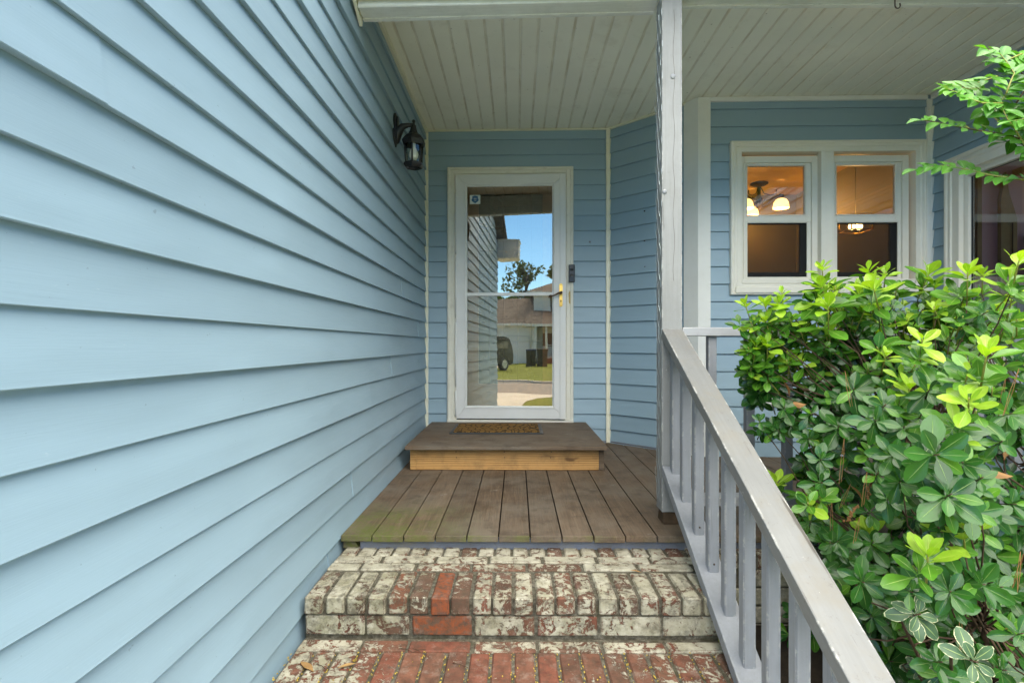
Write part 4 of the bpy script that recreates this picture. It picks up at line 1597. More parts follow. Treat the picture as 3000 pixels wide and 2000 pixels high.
# ------------------------------------------------------------------ leaves, shrubs
def leaf_geo(bm, uvl, tl, mtx, L, Wd, fold, curl, tone, mat=0, obov=0.62, n=6, wave=0.0, petiole=0.10):
    """one leaf along local +Y, face up +Z, appended to bm"""
    rows = []
    for i in range(n + 1):
        tt = i / n
        if tt < petiole:
            w = 0.06 + 0.10 * tt / petiole
        else:
            u = (tt - petiole) / (1 - petiole)
            if obov > 0.5:
                w = (math.sin(math.pi * min(1, u ** 1.35)) ** 0.75) if u < 0.985 else 0.16
                w = max(w, 0.12)
                if i == n:
                    w = 0.22
            else:
                w = math.sin(math.pi * min(1.0, u ** 0.85) * 0.97 + 0.03) ** 0.9
                if i == n:
                    w = 0.03
        y = L * tt
        z = -curl * L * tt * tt
        ww = Wd * 0.5 * w
        row = []
        for k, s in enumerate((-1, -0.5, 0, 0.5, 1)):
            x_ = ww * s
            zz = z + abs(s) * ww * fold  + wave * L * math.sin(7 * tt + s * 2) * abs(s)
            row.append((bm.verts.new(mtx @ Vector((x_, y, zz))), 0.5 + 0.5 * s, tt))
        rows.append(row)
    for i in range(n):
        for k in range(4):
            q = (rows[i][k], rows[i][k + 1], rows[i + 1][k + 1], rows[i + 1][k])
            f = bm.faces.new([a[0] for a in q])
            f.smooth = True
            f.material_index = mat
            for lp, a in zip(f.loops, q):
                lp[uvl].uv = (a[1], a[2])
                lp.vert[tl] = tone


def leaf_bm():
    mb = MB()
    uvl = mb.bm.loops.layers.uv.new('UVMap')
    tl = mb.bm.verts.layers.float.new('tone')
    return mb, uvl, tl


def leaf_mesh_set(mat, nvar, Wr, obov=0.62, folds=(0.04, 0.32), curls=(-0.05, 0.28), tones=(0, 1)):
    out = []
    for i in range(nvar):
        mb, uvl, tl = leaf_bm()
        leaf_geo(mb.bm, uvl, tl, Matrix(), 1.0, random.uniform(*Wr), random.uniform(*folds), random.uniform(*curls), random.uniform(*tones), obov=obov, wave=random.uniform(0, 0.012))
        o = mb.build('leaf', mat, fix=False)
        me = o.data
        bpy.data.objects.remove(o)
        out.append(me)
    return out


LEAVES = {'B': leaf_mesh_set('leaf_b', 7, (0.38, 0.46), curls=(-0.10, 0.15)),
          'M': leaf_mesh_set('leaf_m', 7, (0.40, 0.50)),
          'D': leaf_mesh_set('leaf_d', 7, (0.44, 0.54)),
          'V': leaf_mesh_set('leaf_v', 5, (0.46, 0.56))}


def basis(axis):
    axis = axis.normalized()
    a = axis.orthogonal().normalized()
    return a, axis.cross(a), axis


def leaf_mtx(p, axis, phi, tilt, roll=0.0):
    """leaf starting at p, pointing tilt away from axis at azimuth phi; upper face towards axis"""
    a, b, c = basis(axis)
    rad = a * math.cos(phi) + b * math.sin(phi)
    y = (c * math.cos(tilt) + rad * math.sin(tilt)).normalized()
    z = (c * math.sin(tilt) - rad * math.cos(tilt)).normalized()
    x = y.cross(z)
    m = Matrix(((x.x, y.x, z.x, p.x), (x.y, y.y, z.y, p.y), (x.z, y.z, z.z, p.z), (0, 0, 0, 1)))
    return m @ Matrix.Rotation(roll, 4, 'Y')


def rosette_leaves(p, axis, L, kind):
    """yield (matrix, length) of the leaves of one whorl"""
    res = []
    if kind == 'B':
        nl = random.randint(7, 9)
        tl = (22, 82)
    elif kind == 'M':
        nl = random.randint(7, 9)
        tl = (40, 88)
    else:
        nl = random.randint(7, 9)
        tl = (62, 98)
    ph = random.uniform(0, 6.28)
    for i in range(nl):
        f = i / (nl - 1)
        phi = ph + i * 2.39996 + random.uniform(-0.25, 0.25)
        tilt = R(tl[0] + (tl[1] - tl[0]) * f + random.uniform(-7, 7))
        ll = L * (0.62 + 0.42 * f) * random.uniform(0.86, 1.10)
        pp = p - axis.normalized() * (0.010 + 0.022 * f)
        res.append((leaf_mtx(pp, axis, phi, tilt, random.uniform(-0.25, 0.25)), ll))
    return res
ROSETTES = [[1.155, 2.02, 1.098, 0.04, 'B'], [1.148, 2.013, 1.024, 0.066, 'B'], [1.004, 2.02, 1.003, 0.03, 'B'], [0.863, 2.02, 0.957, 0.041, 'B'], [0.936, 2.02, 0.957, 0.053, 'B'], [0.995, 2.02, 0.963, 0.046, 'B'], [1.118, 1.917, 0.948, 0.066, 'B'], [1.328, 2.02, 1.088, 0.046, 'B'], [1.394, 2.02, 1.075, 0.046, 'B'], [1.219, 1.83, 1.001, 0.066, 'B'], [1.44, 2.02, 1.019, 0.06, 'M'], [1.296, 2.02, 1.006, 0.053, 'B'], [1.552, 2.013, 1.07, 0.066, 'B'], [1.571, 2.02, 1.032, 0.053, 'B'], [1.413, 1.677, 1.03, 0.066, 'B'], [1.76, 2.02, 1.074, 0.04, 'B'], [1.35, 1.438, 1.03, 0.066, 'B'], [1.554, 1.677, 0.959, 0.066, 'B'], [1.825, 2.013, 0.936, 0.066, 'B'], [1.701, 2.02, 0.94, 0.06, 'B'], [1.584, 2.02, 0.936, 0.06, 'B'], [1.656, 2.02, 0.989, 0.046, 'B'], [1.362, 2.02, 0.95, 0.053, 'B'], [0.939, 2.02, 0.897, 0.053, 'B'], [0.886, 2.02, 0.884, 0.046, 'M'], [1.182, 2.02, 0.851, 0.053, 'B'], [1.073, 2.02, 0.851, 0.066, 'M'], [1.264, 1.941, 0.922, 0.07, 'M'], [1.363, 2.013, 0.851, 0.066, 'B'], [1.174, 1.548, 0.818, 0.066, 'B'], [1.073, 1.22, 0.788, 0.066, 'B'], [1.199, 1.779, 0.79, 0.07, 'M'], [0.909, 2.02, 0.802, 0.046, 'B'], [0.949, 2.02, 0.805, 0.053, 'B'], [0.876, 2.02, 0.788, 0.04, 'M'], [1.021, 2.02, 0.742, 0.06, 'M'], [1.191, 2.02, 0.742, 0.066, 'D'], [1.127, 1.783, 0.653, 0.076, 'D'], [1.136, 1.548, 0.68, 0.066, 'B'], [1.031, 1.22, 0.677, 0.066, 'B'], [1.472, 1.941, 0.776, 0.07, 'M'], [1.304, 1.656, 0.752, 0.076, 'D'], [1.075, 1.783, 0.528, 0.076, 'D'], [1.126, 2.02, 0.482, 0.073, 'D'], [1.014, 2.02, 0.564, 0.06, 'D'], [0.916, 2.02, 0.511, 0.046, 'D'], [0.988, 2.02, 0.475, 0.04, 'D'], [0.916, 1.159, 0.56, 0.076, 'D'], [0.99, 1.22, 0.467, 0.076, 'D'], [1.414, 2.02, 0.407, 0.073, 'D'], [1.172, 1.545, 0.599, 0.076, 'D'], [1.431, 1.545, 0.6, 0.076, 'D'], [1.309, 1.525, 0.61, 0.07, 'M'], [1.539, 1.642, 0.529, 0.07, 'M'], [0.985, 2.02, 0.284, 0.063, 'B'], [1.185, 2.02, 0.235, 0.073, 'D'], [1.244, 2.02, 0.341, 0.073, 'D'], [1.165, 2.02, 0.294, 0.066, 'D'], [1.1, 2.02, 0.363, 0.053, 'D'], [1.322, 2.02, 0.255, 0.073, 'D'], [1.073, 2.02, 0.736, 0.06, 'M'], [1.126, 2.02, 0.657, 0.066, 'D'], [0.955, 2.02, 0.683, 0.053, 'D'], [1.414, 2.02, 0.881, 0.06, 'M'], [1.479, 2.02, 0.9, 0.06, 'M'], [1.63, 2.02, 0.887, 0.066, 'M'], [1.753, 2.02, 0.9, 0.066, 'M'], [1.735, 1.941, 0.852, 0.07, 'M'], [1.257, 2.02, 0.9, 0.056, 'M'], [1.126, 2.02, 0.907, 0.053, 'M'], [1.034, 2.02, 0.9, 0.05, 'M'], [1.504, 1.779, 0.743, 0.07, 'M'], [1.619, 1.779, 0.732, 0.07, 'M'], [1.648, 1.779, 0.824, 0.07, 'M'], [1.447, 2.02, 0.736, 0.073, 'D'], [1.702, 1.932, 0.676, 0.076, 'D'], [1.368, 2.02, 0.545, 0.073, 'D'], [1.27, 2.02, 0.696, 0.063, 'M'], [1.566, 1.941, 0.827, 0.07, 'M'], [1.113, 2.02, 0.189, 0.06, 'B'], [1.191, 2.02, 0.229, 0.075, 'D'], [1.265, 2.02, 0.152, 0.04, 'B'], [1.173, 1.789, 0.183, 0.066, 'B'], [1.25, 2.02, 0.061, 0.065, 'M'], [0.898, 1.167, 0.347, 0.066, 'B'], [1.064, 1.278, 0.372, 0.066, 'B'], [0.931, 1.145, 0.479, 0.076, 'D'], [1.291, 1.498, 0.284, 0.07, 'M'], [1.604, 1.717, 0.169, 0.076, 'D'], [1.128, 1.288, 0.221, 0.076, 'D'], [1.106, 1.626, 0.038, 0.076, 'D'], [1.017, 1.717, 0.073, 0.076, 'D'], [1.29, 2.02, -0.013, 0.06, 'D'], [1.228, 1.545, 0.152, 0.076, 'D'], [1.684, 1.789, -0.008, 0.066, 'B'], [1.378, 1.498, 0.008, 0.07, 'M'], [1.301, 1.545, -0.059, 0.076, 'D'], [1.145, 1.626, -0.165, 0.076, 'D'], [1.545, 2.02, -0.362, 0.075, 'D'], [1.658, 1.779, -0.222, 0.07, 'M'], [1.447, 2.02, -0.047, 0.075, 'D'], [1.324, 1.818, -0.18, 0.076, 'D'], [1.46, 1.626, 0.155, 0.076, 'D'], [1.362, 1.581, 0.033, 0.07, 'M'], [1.064, 2.02, 0.159, 0.045, 'M'], [1.398, 2.02, 0.017, 0.06, 'M'], [1.48, 1.626, 0.293, 0.076, 'D'], [1.496, 2.02, 0.146, 0.075, 'D'], [1.324, 2.02, -0.117, 0.07, 'D'], [1.034, 2.02, -0.301, 0.06, 'D'], [1.054, 2.02, -0.212, 0.05, 'D'], [1.172, 2.02, -0.344, 0.07, 'D'], [1.132, 2.02, -0.3, 0.065, 'D']]
VARIEG = [[0.921, 1.22, 0.184, 0.075], [1.199, 1.525, 0.075, 0.075], [1.018, 1.271, 0.006, 0.075], [0.938, 1.089, 0.152, 0.075], [1.278, 1.386, -0.065, 0.075], [1.166, 1.525, -0.134, 0.075]]
TWIGS = {"b1": [[1.532, 1.688, 1.558], [1.474, 1.694, 1.561], [1.432, 1.7, 1.58], [1.405, 1.706, 1.6], [1.379, 1.712, 1.616]], "b2": [[1.57, 1.672, 1.44], [1.535, 1.692, 1.462], [1.474, 1.712, 1.483], [1.433, 1.732, 1.501], [1.395, 1.752, 1.522], [1.361, 1.772, 1.539], [1.353, 1.792, 1.549]], "b3": [[1.622, 1.708, 1.322], [1.583, 1.728, 1.337], [1.55, 1.748, 1.35], [1.515, 1.768, 1.369], [1.472, 1.788, 1.389], [1.435, 1.808, 1.403], [1.393, 1.828, 1.403], [1.378, 1.848, 1.401]], "b4": [[1.535, 1.679, 1.585], [1.553, 1.685, 1.623], [1.571, 1.691, 1.654], [1.555, 1.697, 1.689], [1.538, 1.703, 1.721], [1.503, 1.709, 1.739]], "b5": [[1.652, 1.668, 1.327], [1.59, 1.674, 1.417], [1.565, 1.68, 1.469], [1.545, 1.686, 1.507], [1.526, 1.692, 1.56], [1.553, 1.698, 1.594]], "b6": [[1.566, 1.708, 1.522], [1.606, 1.714, 1.582], [1.64, 1.72, 1.627], [1.63, 1.726, 1.669], [1.613, 1.732, 1.701], [1.635, 1.738, 1.727]], "b7": [[1.681, 1.77, 1.452], [1.654, 1.776, 1.478], [1.617, 1.782, 1.47]], "b8": [[1.583, 1.756, 1.589], [1.553, 1.762, 1.582], [1.552, 1.768, 1.548]], "b9": [[1.632, 1.752, 1.498], [1.676, 1.758, 1.52], [1.708, 1.764, 1.572]]}

rng = random.Random(11)
shrub = thing('evergreen_shrub', 'big glossy evergreen shrub with bright green shoot tips beside the stair rail', 'shrub', (1.55, 1.75, GZ))
vshrub = thing('variegated_shrub', 'low shrub shoots with cream edged leaves at the foot of the big shrub', 'shrub', (1.25, 1.45, GZ))
big, rest = [], []
twig, shoot = MB(), MB()
CROWN = Vector((1.60, 1.75, 0.15))
FORKS = [Vector((1.35, 1.72, 0.22)), Vector((1.60, 1.62, 0.30)), Vector((1.22, 1.85, 0.10)), Vector((1.75, 1.80, 0.40)), Vector((1.45, 1.90, 0.45)), Vector((1.90, 1.60, 0.25)), Vector((1.30, 1.50, 0.02)), Vector((1.20, 1.60, -0.08))]


def add_stem(p, axis, L, kind, full=True):
    ax = axis.normalized()
    q = p - ax * (0.05 + 0.6 * L)
    fk = min(FORKS, key=lambda f: (f - q).length)
    mid = (q + fk) / 2 + Vector((rng.uniform(-0.03, 0.03), rng.uniform(-0.03, 0.03), rng.uniform(-0.05, 0.02)))
    if kind in 'BM':
        shoot.tube([p, p - ax * 0.02, q], [0.0016, 0.0020, 0.0026], 5)
    else:
        twig.tube([p, p - ax * 0.02, q], [0.0014, 0.0016, 0.0020], 5)
    if not full:
        return
    twig.tube([q, q.lerp(mid, 0.4) + Vector((rng.uniform(-0.03, 0.03), rng.uniform(-0.03, 0.03), rng.uniform(-0.02, 0.02))), mid, mid.lerp(fk, 0.6) + Vector((rng.uniform(-0.03, 0.03), rng.uniform(-0.03, 0.03), rng.uniform(-0.03, 0.03))), fk], [0.0018, 0.0020, 0.0026, 0.0032, 0.0042], 5)


def axis_for(p, kind):
    out = Vector((p.x - CROWN.x, p.y - CROWN.y, 0))
    if kind == 'B':
        v = Vector((rng.uniform(-0.35, 0.25), rng.uniform(-0.60, -0.10), 1.0)) + out * 0.3
    elif kind == 'M':
        v = Vector((rng.uniform(-0.5, 0.2), rng.uniform(-0.9, -0.3), 0.75)) + out * 0.4
    else:
        v = Vector((rng.uniform(-0.6, 0.15), rng.uniform(-1.2, -0.6), rng.uniform(0.25, 0.7))) + out * 0.3
    return v.normalized()


def tilt_of(m, ax):
    return (m.to_3x3() @ Vector((0, 1, 0))).angle(ax)


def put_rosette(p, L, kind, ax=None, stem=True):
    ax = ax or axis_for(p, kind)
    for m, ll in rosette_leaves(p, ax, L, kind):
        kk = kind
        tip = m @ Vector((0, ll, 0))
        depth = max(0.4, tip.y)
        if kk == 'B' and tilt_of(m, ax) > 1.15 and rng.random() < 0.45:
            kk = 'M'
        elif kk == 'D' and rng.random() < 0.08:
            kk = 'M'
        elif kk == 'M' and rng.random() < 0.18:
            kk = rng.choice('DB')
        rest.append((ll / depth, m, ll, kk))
    if stem:
        add_stem(p, ax, L, kind, stem is True or rng.random() < 0.3)


for X, Y, Z, L, k in ROSETTES:
    p = Vector((X, Y, Z))
    L = L * ((1.48 if Y > 1.8 else 1.16) if k == 'B' else 1.14)
    put_rosette(p, L, k)
    if k == 'B':
        # the year's shoot carries a second, greener whorl lower down
        a = Vector((rng.uniform(-0.015, 0.015), rng.uniform(0.0, 0.03), -rng.uniform(0.045, 0.075)))
        put_rosette(p + a, L * 1.0, 'M', stem=False)
    nf = 5
    for j in range(nf):
        dz = -rng.uniform(0.05, 0.19) if k != 'D' else -rng.uniform(0.0, 0.11)
        if Z > 0.72 and X > 1.0:
            dz *= 0.9
        f = p + Vector((rng.uniform(-0.03, 0.11), rng.uniform(0.02, 0.20), dz))
        if f.x < 0.80 and f.z < 0.8:
            continue
        if (f.z < 0.02 and f.x / f.y < 0.60) or ((f.z - 0.798) / f.y < -0.17 and f.x / f.y < 0.53) or f.x / f.y < 0.43:
            continue
        put_rosette(f, rng.uniform(0.048, 0.068), rng.choice('BBMMMD') if Z > 0.80 and dz > -0.12 else ('M' if rng.random() < (0.45 if Z > 0.72 else 0.10) else 'D'), stem=2)
# inner and rear foliage so the crown has depth
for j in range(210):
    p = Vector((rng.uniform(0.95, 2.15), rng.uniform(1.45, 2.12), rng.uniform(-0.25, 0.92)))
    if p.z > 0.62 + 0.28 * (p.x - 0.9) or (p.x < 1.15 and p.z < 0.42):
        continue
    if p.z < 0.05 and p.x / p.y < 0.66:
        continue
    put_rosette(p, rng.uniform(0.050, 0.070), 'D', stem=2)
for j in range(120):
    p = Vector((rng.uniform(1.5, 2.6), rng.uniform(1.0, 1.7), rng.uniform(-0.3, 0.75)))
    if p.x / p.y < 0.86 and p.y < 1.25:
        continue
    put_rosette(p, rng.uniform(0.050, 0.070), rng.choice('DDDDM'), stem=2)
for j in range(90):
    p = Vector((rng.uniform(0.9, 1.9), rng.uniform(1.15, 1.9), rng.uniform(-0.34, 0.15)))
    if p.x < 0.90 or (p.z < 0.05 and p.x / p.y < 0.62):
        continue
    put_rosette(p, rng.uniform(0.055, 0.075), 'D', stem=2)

for j in range(55):
    p = Vector((rng.uniform(0.80, 1.15), rng.uniform(1.45, 2.0), rng.uniform(-0.02, 0.50)))
    if (p.z - 0.798) / p.y > -0.10 or p.x / p.y < 0.54:
        continue
    put_rosette(p, rng.uniform(0.050, 0.070), rng.choice('DDDM'), stem=2)

rest.sort(key=lambda a: -a[0])
NOBJ = 290
inv = Matrix.Translation(-shrub.location)
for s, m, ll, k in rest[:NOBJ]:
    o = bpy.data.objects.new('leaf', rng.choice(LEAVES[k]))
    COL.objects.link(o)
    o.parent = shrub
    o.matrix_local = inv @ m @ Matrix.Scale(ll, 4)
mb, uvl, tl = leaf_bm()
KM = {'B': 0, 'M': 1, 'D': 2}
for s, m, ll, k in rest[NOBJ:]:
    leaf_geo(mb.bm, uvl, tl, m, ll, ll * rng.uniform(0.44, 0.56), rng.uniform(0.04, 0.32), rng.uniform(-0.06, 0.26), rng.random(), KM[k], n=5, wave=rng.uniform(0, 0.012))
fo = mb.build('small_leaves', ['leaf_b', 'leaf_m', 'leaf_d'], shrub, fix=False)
fo.location = -shrub.location
tag(fo, kind='stuff')
for fk in FORKS:
    mb = MB()
    b0 = Vector((1.55 + (fk.x - 1.55) * 0.35, 1.75 + (fk.y - 1.75) * 0.35, GZ - 0.02))
    mid = b0.lerp(fk, 0.5) + Vector((rng.uniform(-0.04, 0.04), rng.uniform(-0.04, 0.04), 0))
    mb.tube([b0, b0.lerp(mid, 0.5), mid, fk], [0.016, 0.013, 0.011, 0.007], 8)
    mb.build('stem', 'bark', shrub, -shrub.location)
o = twig.build('twigs', 'bark', shrub, -shrub.location)
tag(o, kind='stuff')
o = shoot.build('green_shoots', 'stem_y', shrub, -shrub.location)
tag(o, kind='stuff')
# a few dead leaves and dry seed spikes caught in the shrub
dead = leaf_mesh_set('leaf_x', 4, (0.35, 0.5), obov=0.3, folds=(0.5, 0.9), curls=(0.1, 0.5))
for (X, Y, Z) in ((1.03, 1.9, 0.585), (0.985, 1.93, 0.61), (1.14, 1.55, 0.50), (1.27, 1.45, 0.46), (1.50, 1.62, 0.47), (1.10, 1.7, 0.30)):
    o = inst('dead_leaf', rng.choice(dead), shrub, Vector((X, Y, Z)) - shrub.location, (rng.uniform(0, 6), rng.uniform(0, 6), rng.uniform(0, 6)), (0.055,) * 3)
for (a, b) in (((1.08, 1.62, 0.43), (1.055, 1.61, 0.335)), ((1.02, 1.60, 0.315), (0.975, 1.58, 0.275))):
    mb = MB()
    A_, B_ = Vector(a), Vector(b)
    mb.tube([A_, A_.lerp(B_, 0.5), B_], 0.0015, 5)
    for i in range(16):
        c_ = A_.lerp(B_, i / 15)
        mb.lathe([(0.0001, 0.005), (0.0045, 0.0), (0.0001, -0.005)], 5, c_ + Vector((rng.uniform(-0.006, 0.006), rng.uniform(-0.006, 0.006), 0)))
    mb.build('dry_catkin', 'leaf_x', shrub, -shrub.location)
mb = MB()
for k in range(22):
    p = Vector((rng.uniform(0.9, 1.7), rng.uniform(1.3, 1.8), rng.uniform(0.0, 0.8)))
    d_ = Vector((rng.uniform(-0.3, 0.3), rng.uniform(-0.3, 0.3), -1)).normalized() * rng.uniform(0.07, 0.14)
    for s in (-0.008, 0.008):
        mb.tube([p, p + d_ * 0.5 + Vector((s * 0.5, 0, 0)), p + d_ + Vector((s, s, 0))], 0.0007, 4)
o = mb.build('pine_needles', 'leaf_x', shrub, -shrub.location)
tag(o, kind='stuff')

# variegated shoots
vinv = Matrix.Translation(-vshrub.location)
vt = MB()
for i, (X, Y, Z, L) in enumerate(VARIEG):
    p = Vector((X, Y, Z))
    ax = Vector((rng.uniform(-0.4, 0.1), -1.0, rng.uniform(0.35, 0.7))).normalized()
    for m, ll in rosette_leaves(p, ax, L * 0.85, 'D'):
        o = bpy.data.objects.new('leaf', rng.choice(LEAVES['V']))
        COL.objects.link(o)
        o.parent = vshrub
        o.matrix_local = vinv @ m @ Matrix.Scale(ll, 4)
    b0 = Vector((1.25, 1.5, GZ))
    q = p - ax * 0.10
    vt.tube([p, q, (q + b0) / 2 + Vector((0.03, 0.05, 0)), b0], [0.0018, 0.003, 0.005, 0.008], 6)
vt.build('stem', 'bark', vshrub, -vshrub.location)

# ------------------------------------------------------------------ small tree reaching in from the right
tree = thing('overhanging_tree', 'small leafy tree reaching in from the right in front of the porch', 'tree', (2.25, 1.55, GZ))
tinv = Matrix.Translation(-tree.location)
LT = leaf_mesh_set('leaf_t', 8, (0.50, 0.66), obov=0.3, folds=(0.1, 0.6), curls=(-0.05, 0.30))
tm = MB()
tm.tube([(2.25, 1.55, GZ - 0.05), (2.22, 1.56, 0.3), (2.15, 1.58, 0.8), (2.02, 1.60, 1.15), (1.85, 1.63, 1.28), (1.70, 1.66, 1.32)], [0.035, 0.030, 0.024, 0.016, 0.009, 0.005], 10)
tm.tube([(2.15, 1.58, 0.8), (2.2, 1.5, 1.4), (2.3, 1.4, 2.0), (2.35, 1.35, 2.5)], [0.022, 0.018, 0.012, 0.005], 8)
tm.tube([(2.02, 1.60, 1.15), (1.90, 1.66, 1.50), (1.80, 1.74, 1.75)], [0.012, 0.008, 0.004], 7)
tm.build('trunk', 'bark', tree, -tree.location)


def leafy_twig(pts, spacing, Ls, name='twig'):
    pts = [Vector(p) for p in pts]
    n = len(pts)
    mb = MB()
    mb.tube(pts, [0.0032 - 0.0022 * i / (n - 1) for i in range(n)], 5)
    mb.build(name, 'stem_y' if rng.random() < 0.4 else 'bark', tree, -tree.location)
    tot = 0
    side = 1
    for i in range(n - 1):
        a, b = pts[i], pts[i + 1]
        ln = (b - a).length
        d_ = (b - a).normalized()
        while tot < ln:
            p = a + d_ * tot
            phi_ax = Vector((rng.uniform(-0.45, 0.35), rng.uniform(-1.7, -0.3), 1.0)).normalized()
            sd_ = d_.cross(phi_ax).normalized() * side
            y = (d_ * rng.uniform(0.25, 0.8) + sd_ + Vector((0, 0, rng.uniform(-0.35, 0.35)))).normalized()
            z = (phi_ax - y * phi_ax.dot(y)).normalized()
            x_ = y.cross(z)
            m = Matrix(((x_.x, y.x, z.x, p.x), (x_.y, y.y, z.y, p.y), (x_.z, y.z, z.z, p.z), (0, 0, 0, 1)))
            o = bpy.data.objects.new('leaf', rng.choice(LT))
            COL.objects.link(o)
            o.parent = tree
            o.matrix_local = tinv @ m @ Matrix.Scale(rng.uniform(*Ls), 4)
            side = -side
            tot += spacing * rng.uniform(0.7, 1.3)
        tot -= ln
    p = pts[-1]
    d_ = (pts[-1] - pts[-2]).normalized()
    z = (Vector((0, -0.5, 1)) - d_ * Vector((0, -0.5, 1)).dot(d_)).normalized()
    x_ = d_.cross(z)
    o = bpy.data.objects.new('leaf', rng.choice(LT))
    COL.objects.link(o)
    o.parent = tree
    o.matrix_local = tinv @ Matrix(((x_.x, d_.x, z.x, p.x), (x_.y, d_.y, z.y, p.y), (x_.z, d_.z, z.z, p.z), (0, 0, 0, 1))) @ Matrix.Scale(Ls[0], 4)


for k_, pts in TWIGS.items():
    if k_ in ('b2', 'b3'):
        leafy_twig(pts, 0.0120, (0.040, 0.062))
    else:
        leafy_twig(pts, 0.0105, (0.044, 0.066))
for k in range(20):
    a = Vector((rng.uniform(1.53, 1.85), rng.uniform(1.60, 1.82), rng.uniform(1.34, 1.76)))
    d_ = Vector((rng.uniform(-1, 0.4), rng.uniform(-0.4, 0.3), rng.uniform(-0.3, 0.5))).normalized()
    leafy_twig([a, a + d_ * 0.06, a + d_ * 0.13 + Vector((0, 0, 0.01))], 0.011, (0.044, 0.066))

# ------------------------------------------------------------------ litter on the bricks
lit = tag(thing('x', '', ''), None)
bpy.data.objects.remove(lit)
for i, (X, Y, Z, s, rz, lab) in enumerate((
        (-0.62, 1.615, Z2 + 0.003, 0.075, 0.9, 'yellow fallen leaf on the lower tread against the siding wall'),
        (-0.50, 1.66, Z2 + 0.003, 0.06, 2.1, 'brown curled fallen leaf on the left of the lower tread'),
        (-0.30, 2.24, Z1 + 0.003, 0.06, 0.3, 'brown fallen leaf on the upper tread under the deck edge'),
        (0.47, 2.0, Z1 + 0.004, 0.045, 1.2, 'tan fallen leaf on the upper tread near the stair rail'))):
    mb, uvl, tl = leaf_bm()
    leaf_geo(mb.bm, uvl, tl, Matrix.Scale(s, 4), 1.0, 0.32, 0.25, 0.02, rng.random(), obov=0.3)
    o = mb.build('fallen_leaf', 'leaf_x', None, (X, Y, Z), fix=False)
    o.rotation_euler = (0.05, 0.1, rz)
    tag(o, lab, 'leaf', 'fallen leaves on the brick steps')
mb = MB()
for k in range(330):
    i = rng.randrange(20)
    if rng.random() < 0.75:
        X = XL + i * HP - 0.0015 + rng.uniform(-0.004, 0.004)
        Y = rng.uniform(1.53, 1.73)
    else:
        X = rng.uniform(-0.6, 0.6)
        Y = rng.gauss(1.62, 0.05)
    r_ = rng.uniform(0.0006, 0.0018)
    zz = Z2 + (-0.004 if rng.random() < 0.7 else 0.0012)
    mb.box(X - r_, X + r_, Y - r_ * 1.6, Y + r_ * 1.6, zz, zz + 0.002, jit=0.0008)
o = mb.build('pollen_litter', plain('yellow_pollen', (0.42, 0.29, 0.05), 0.9, var=0.3, scale=60), None)
tag(o, 'yellow pollen crumbs strewn in the joints of the lower brick tread', 'litter', kind='stuff')
mb = MB()
for k in range(16):
    X, Y = rng.uniform(-0.6, 0.55), rng.choice([rng.uniform(1.55, 1.75), rng.uniform(1.85, 2.2)])
    a = rng.uniform(0, 3.14)
    zz = (Z2 if Y < 1.8 else Z1) + 0.002
    l_ = rng.uniform(0.02, 0.06)
    mb.tube([(X, Y, zz), (X + l_ * math.cos(a) * 0.5, Y + l_ * 0.5 * math.sin(a), zz + 0.004), (X + l_ * math.cos(a), Y + l_ * math.sin(a), zz)], 0.0009, 4)
tag(mb.build('dry_twigs', 'bark', None), 'thin dry twigs scattered on the brick treads', 'litter', kind='stuff')


# ------------------------------------------------------------------ roofs over the porch and the garage
pr = thing('porch_roof', 'shingled house roof over the porch', 'roof', (1.0, 2.3, 2.6))
mb = MB()
mb.prism([(2.10, 2.66), (2.10, 2.56), (2.36, 2.56), (2.36, 2.585), (4.6, 2.66), (8.0, 5.3), (13.5, 2.6), (13.5, 2.7), (8.0, 5.75)], -0.9, 9.0, 'yz')
mb.build('roof_slab', 'shingle', pr, (-1.0, -2.3, -2.6))
mb = MB()
mb.box(-0.72, 9.0, 2.02, 2.10, 2.53, 2.64, 0.01)
mb.build('gutter', 'cream', pr, (-1.0, -2.3, -2.6))
gr_ = thing('garage_roof', 'shingled garage roof with a boxed eave return at the end of the left siding wall', 'roof', (-2, 0, 2.5))
mb = MB()
mb.prism([(-1.36, 2.56), (-1.36, 2.62), (2.3, 4.64), (6.0, 2.62), (6.0, 2.56), (2.3, 4.56)], -6.8, -0.60, 'yz')
mb.build('roof_slab', 'shingle', gr_, (2, 0, -2.5))
mb = MB()
mb.box(-0.752, -0.38, -1.34, -0.92, 2.40, 2.72, 0.006)
mb.box(-0.752, -0.365, -1.355, -0.905, 2.72, 2.74)
mb.build('eave_return', 'casing', gr_, (2, 0, -2.5))
mb = MB()
mb.box(-6.8, -0.753, -1.36, -1.33, 2.42, 2.60)
mb.box(-6.8, -0.753, -1.33, -0.915, 2.42, 2.44)
mb.build('eave_fascia', 'cream', gr_, (2, 0, -2.5))
mb = MB()
mb.box(-5.2, -1.6, -0.93, -0.88, GZ, 1.75)
tag(mb.build('garage_door', 'ngarage', None), 'pale garage door in the front of the house seen only from the street', 'garage door')

# ------------------------------------------------------------------ across the street (seen mirrored in the storm door)
NG = GZ
nh = thing('neighbour_house', 'white clapboard house with garage and porch across the street, mirrored in the door glass', 'house', (-2.0, -36.2, NG))


def nb(name, m, x0, x1, y0, y1, z0, z1, par=None, bev=0):
    r = par or nh
    mb = MB()
    off = nh.location
    mb.box(x0 - off.x, x1 - off.x, y0 - off.y, y1 - off.y, z0 - off.z, z1 - off.z, bev)
    return mb.build(name, m, r)


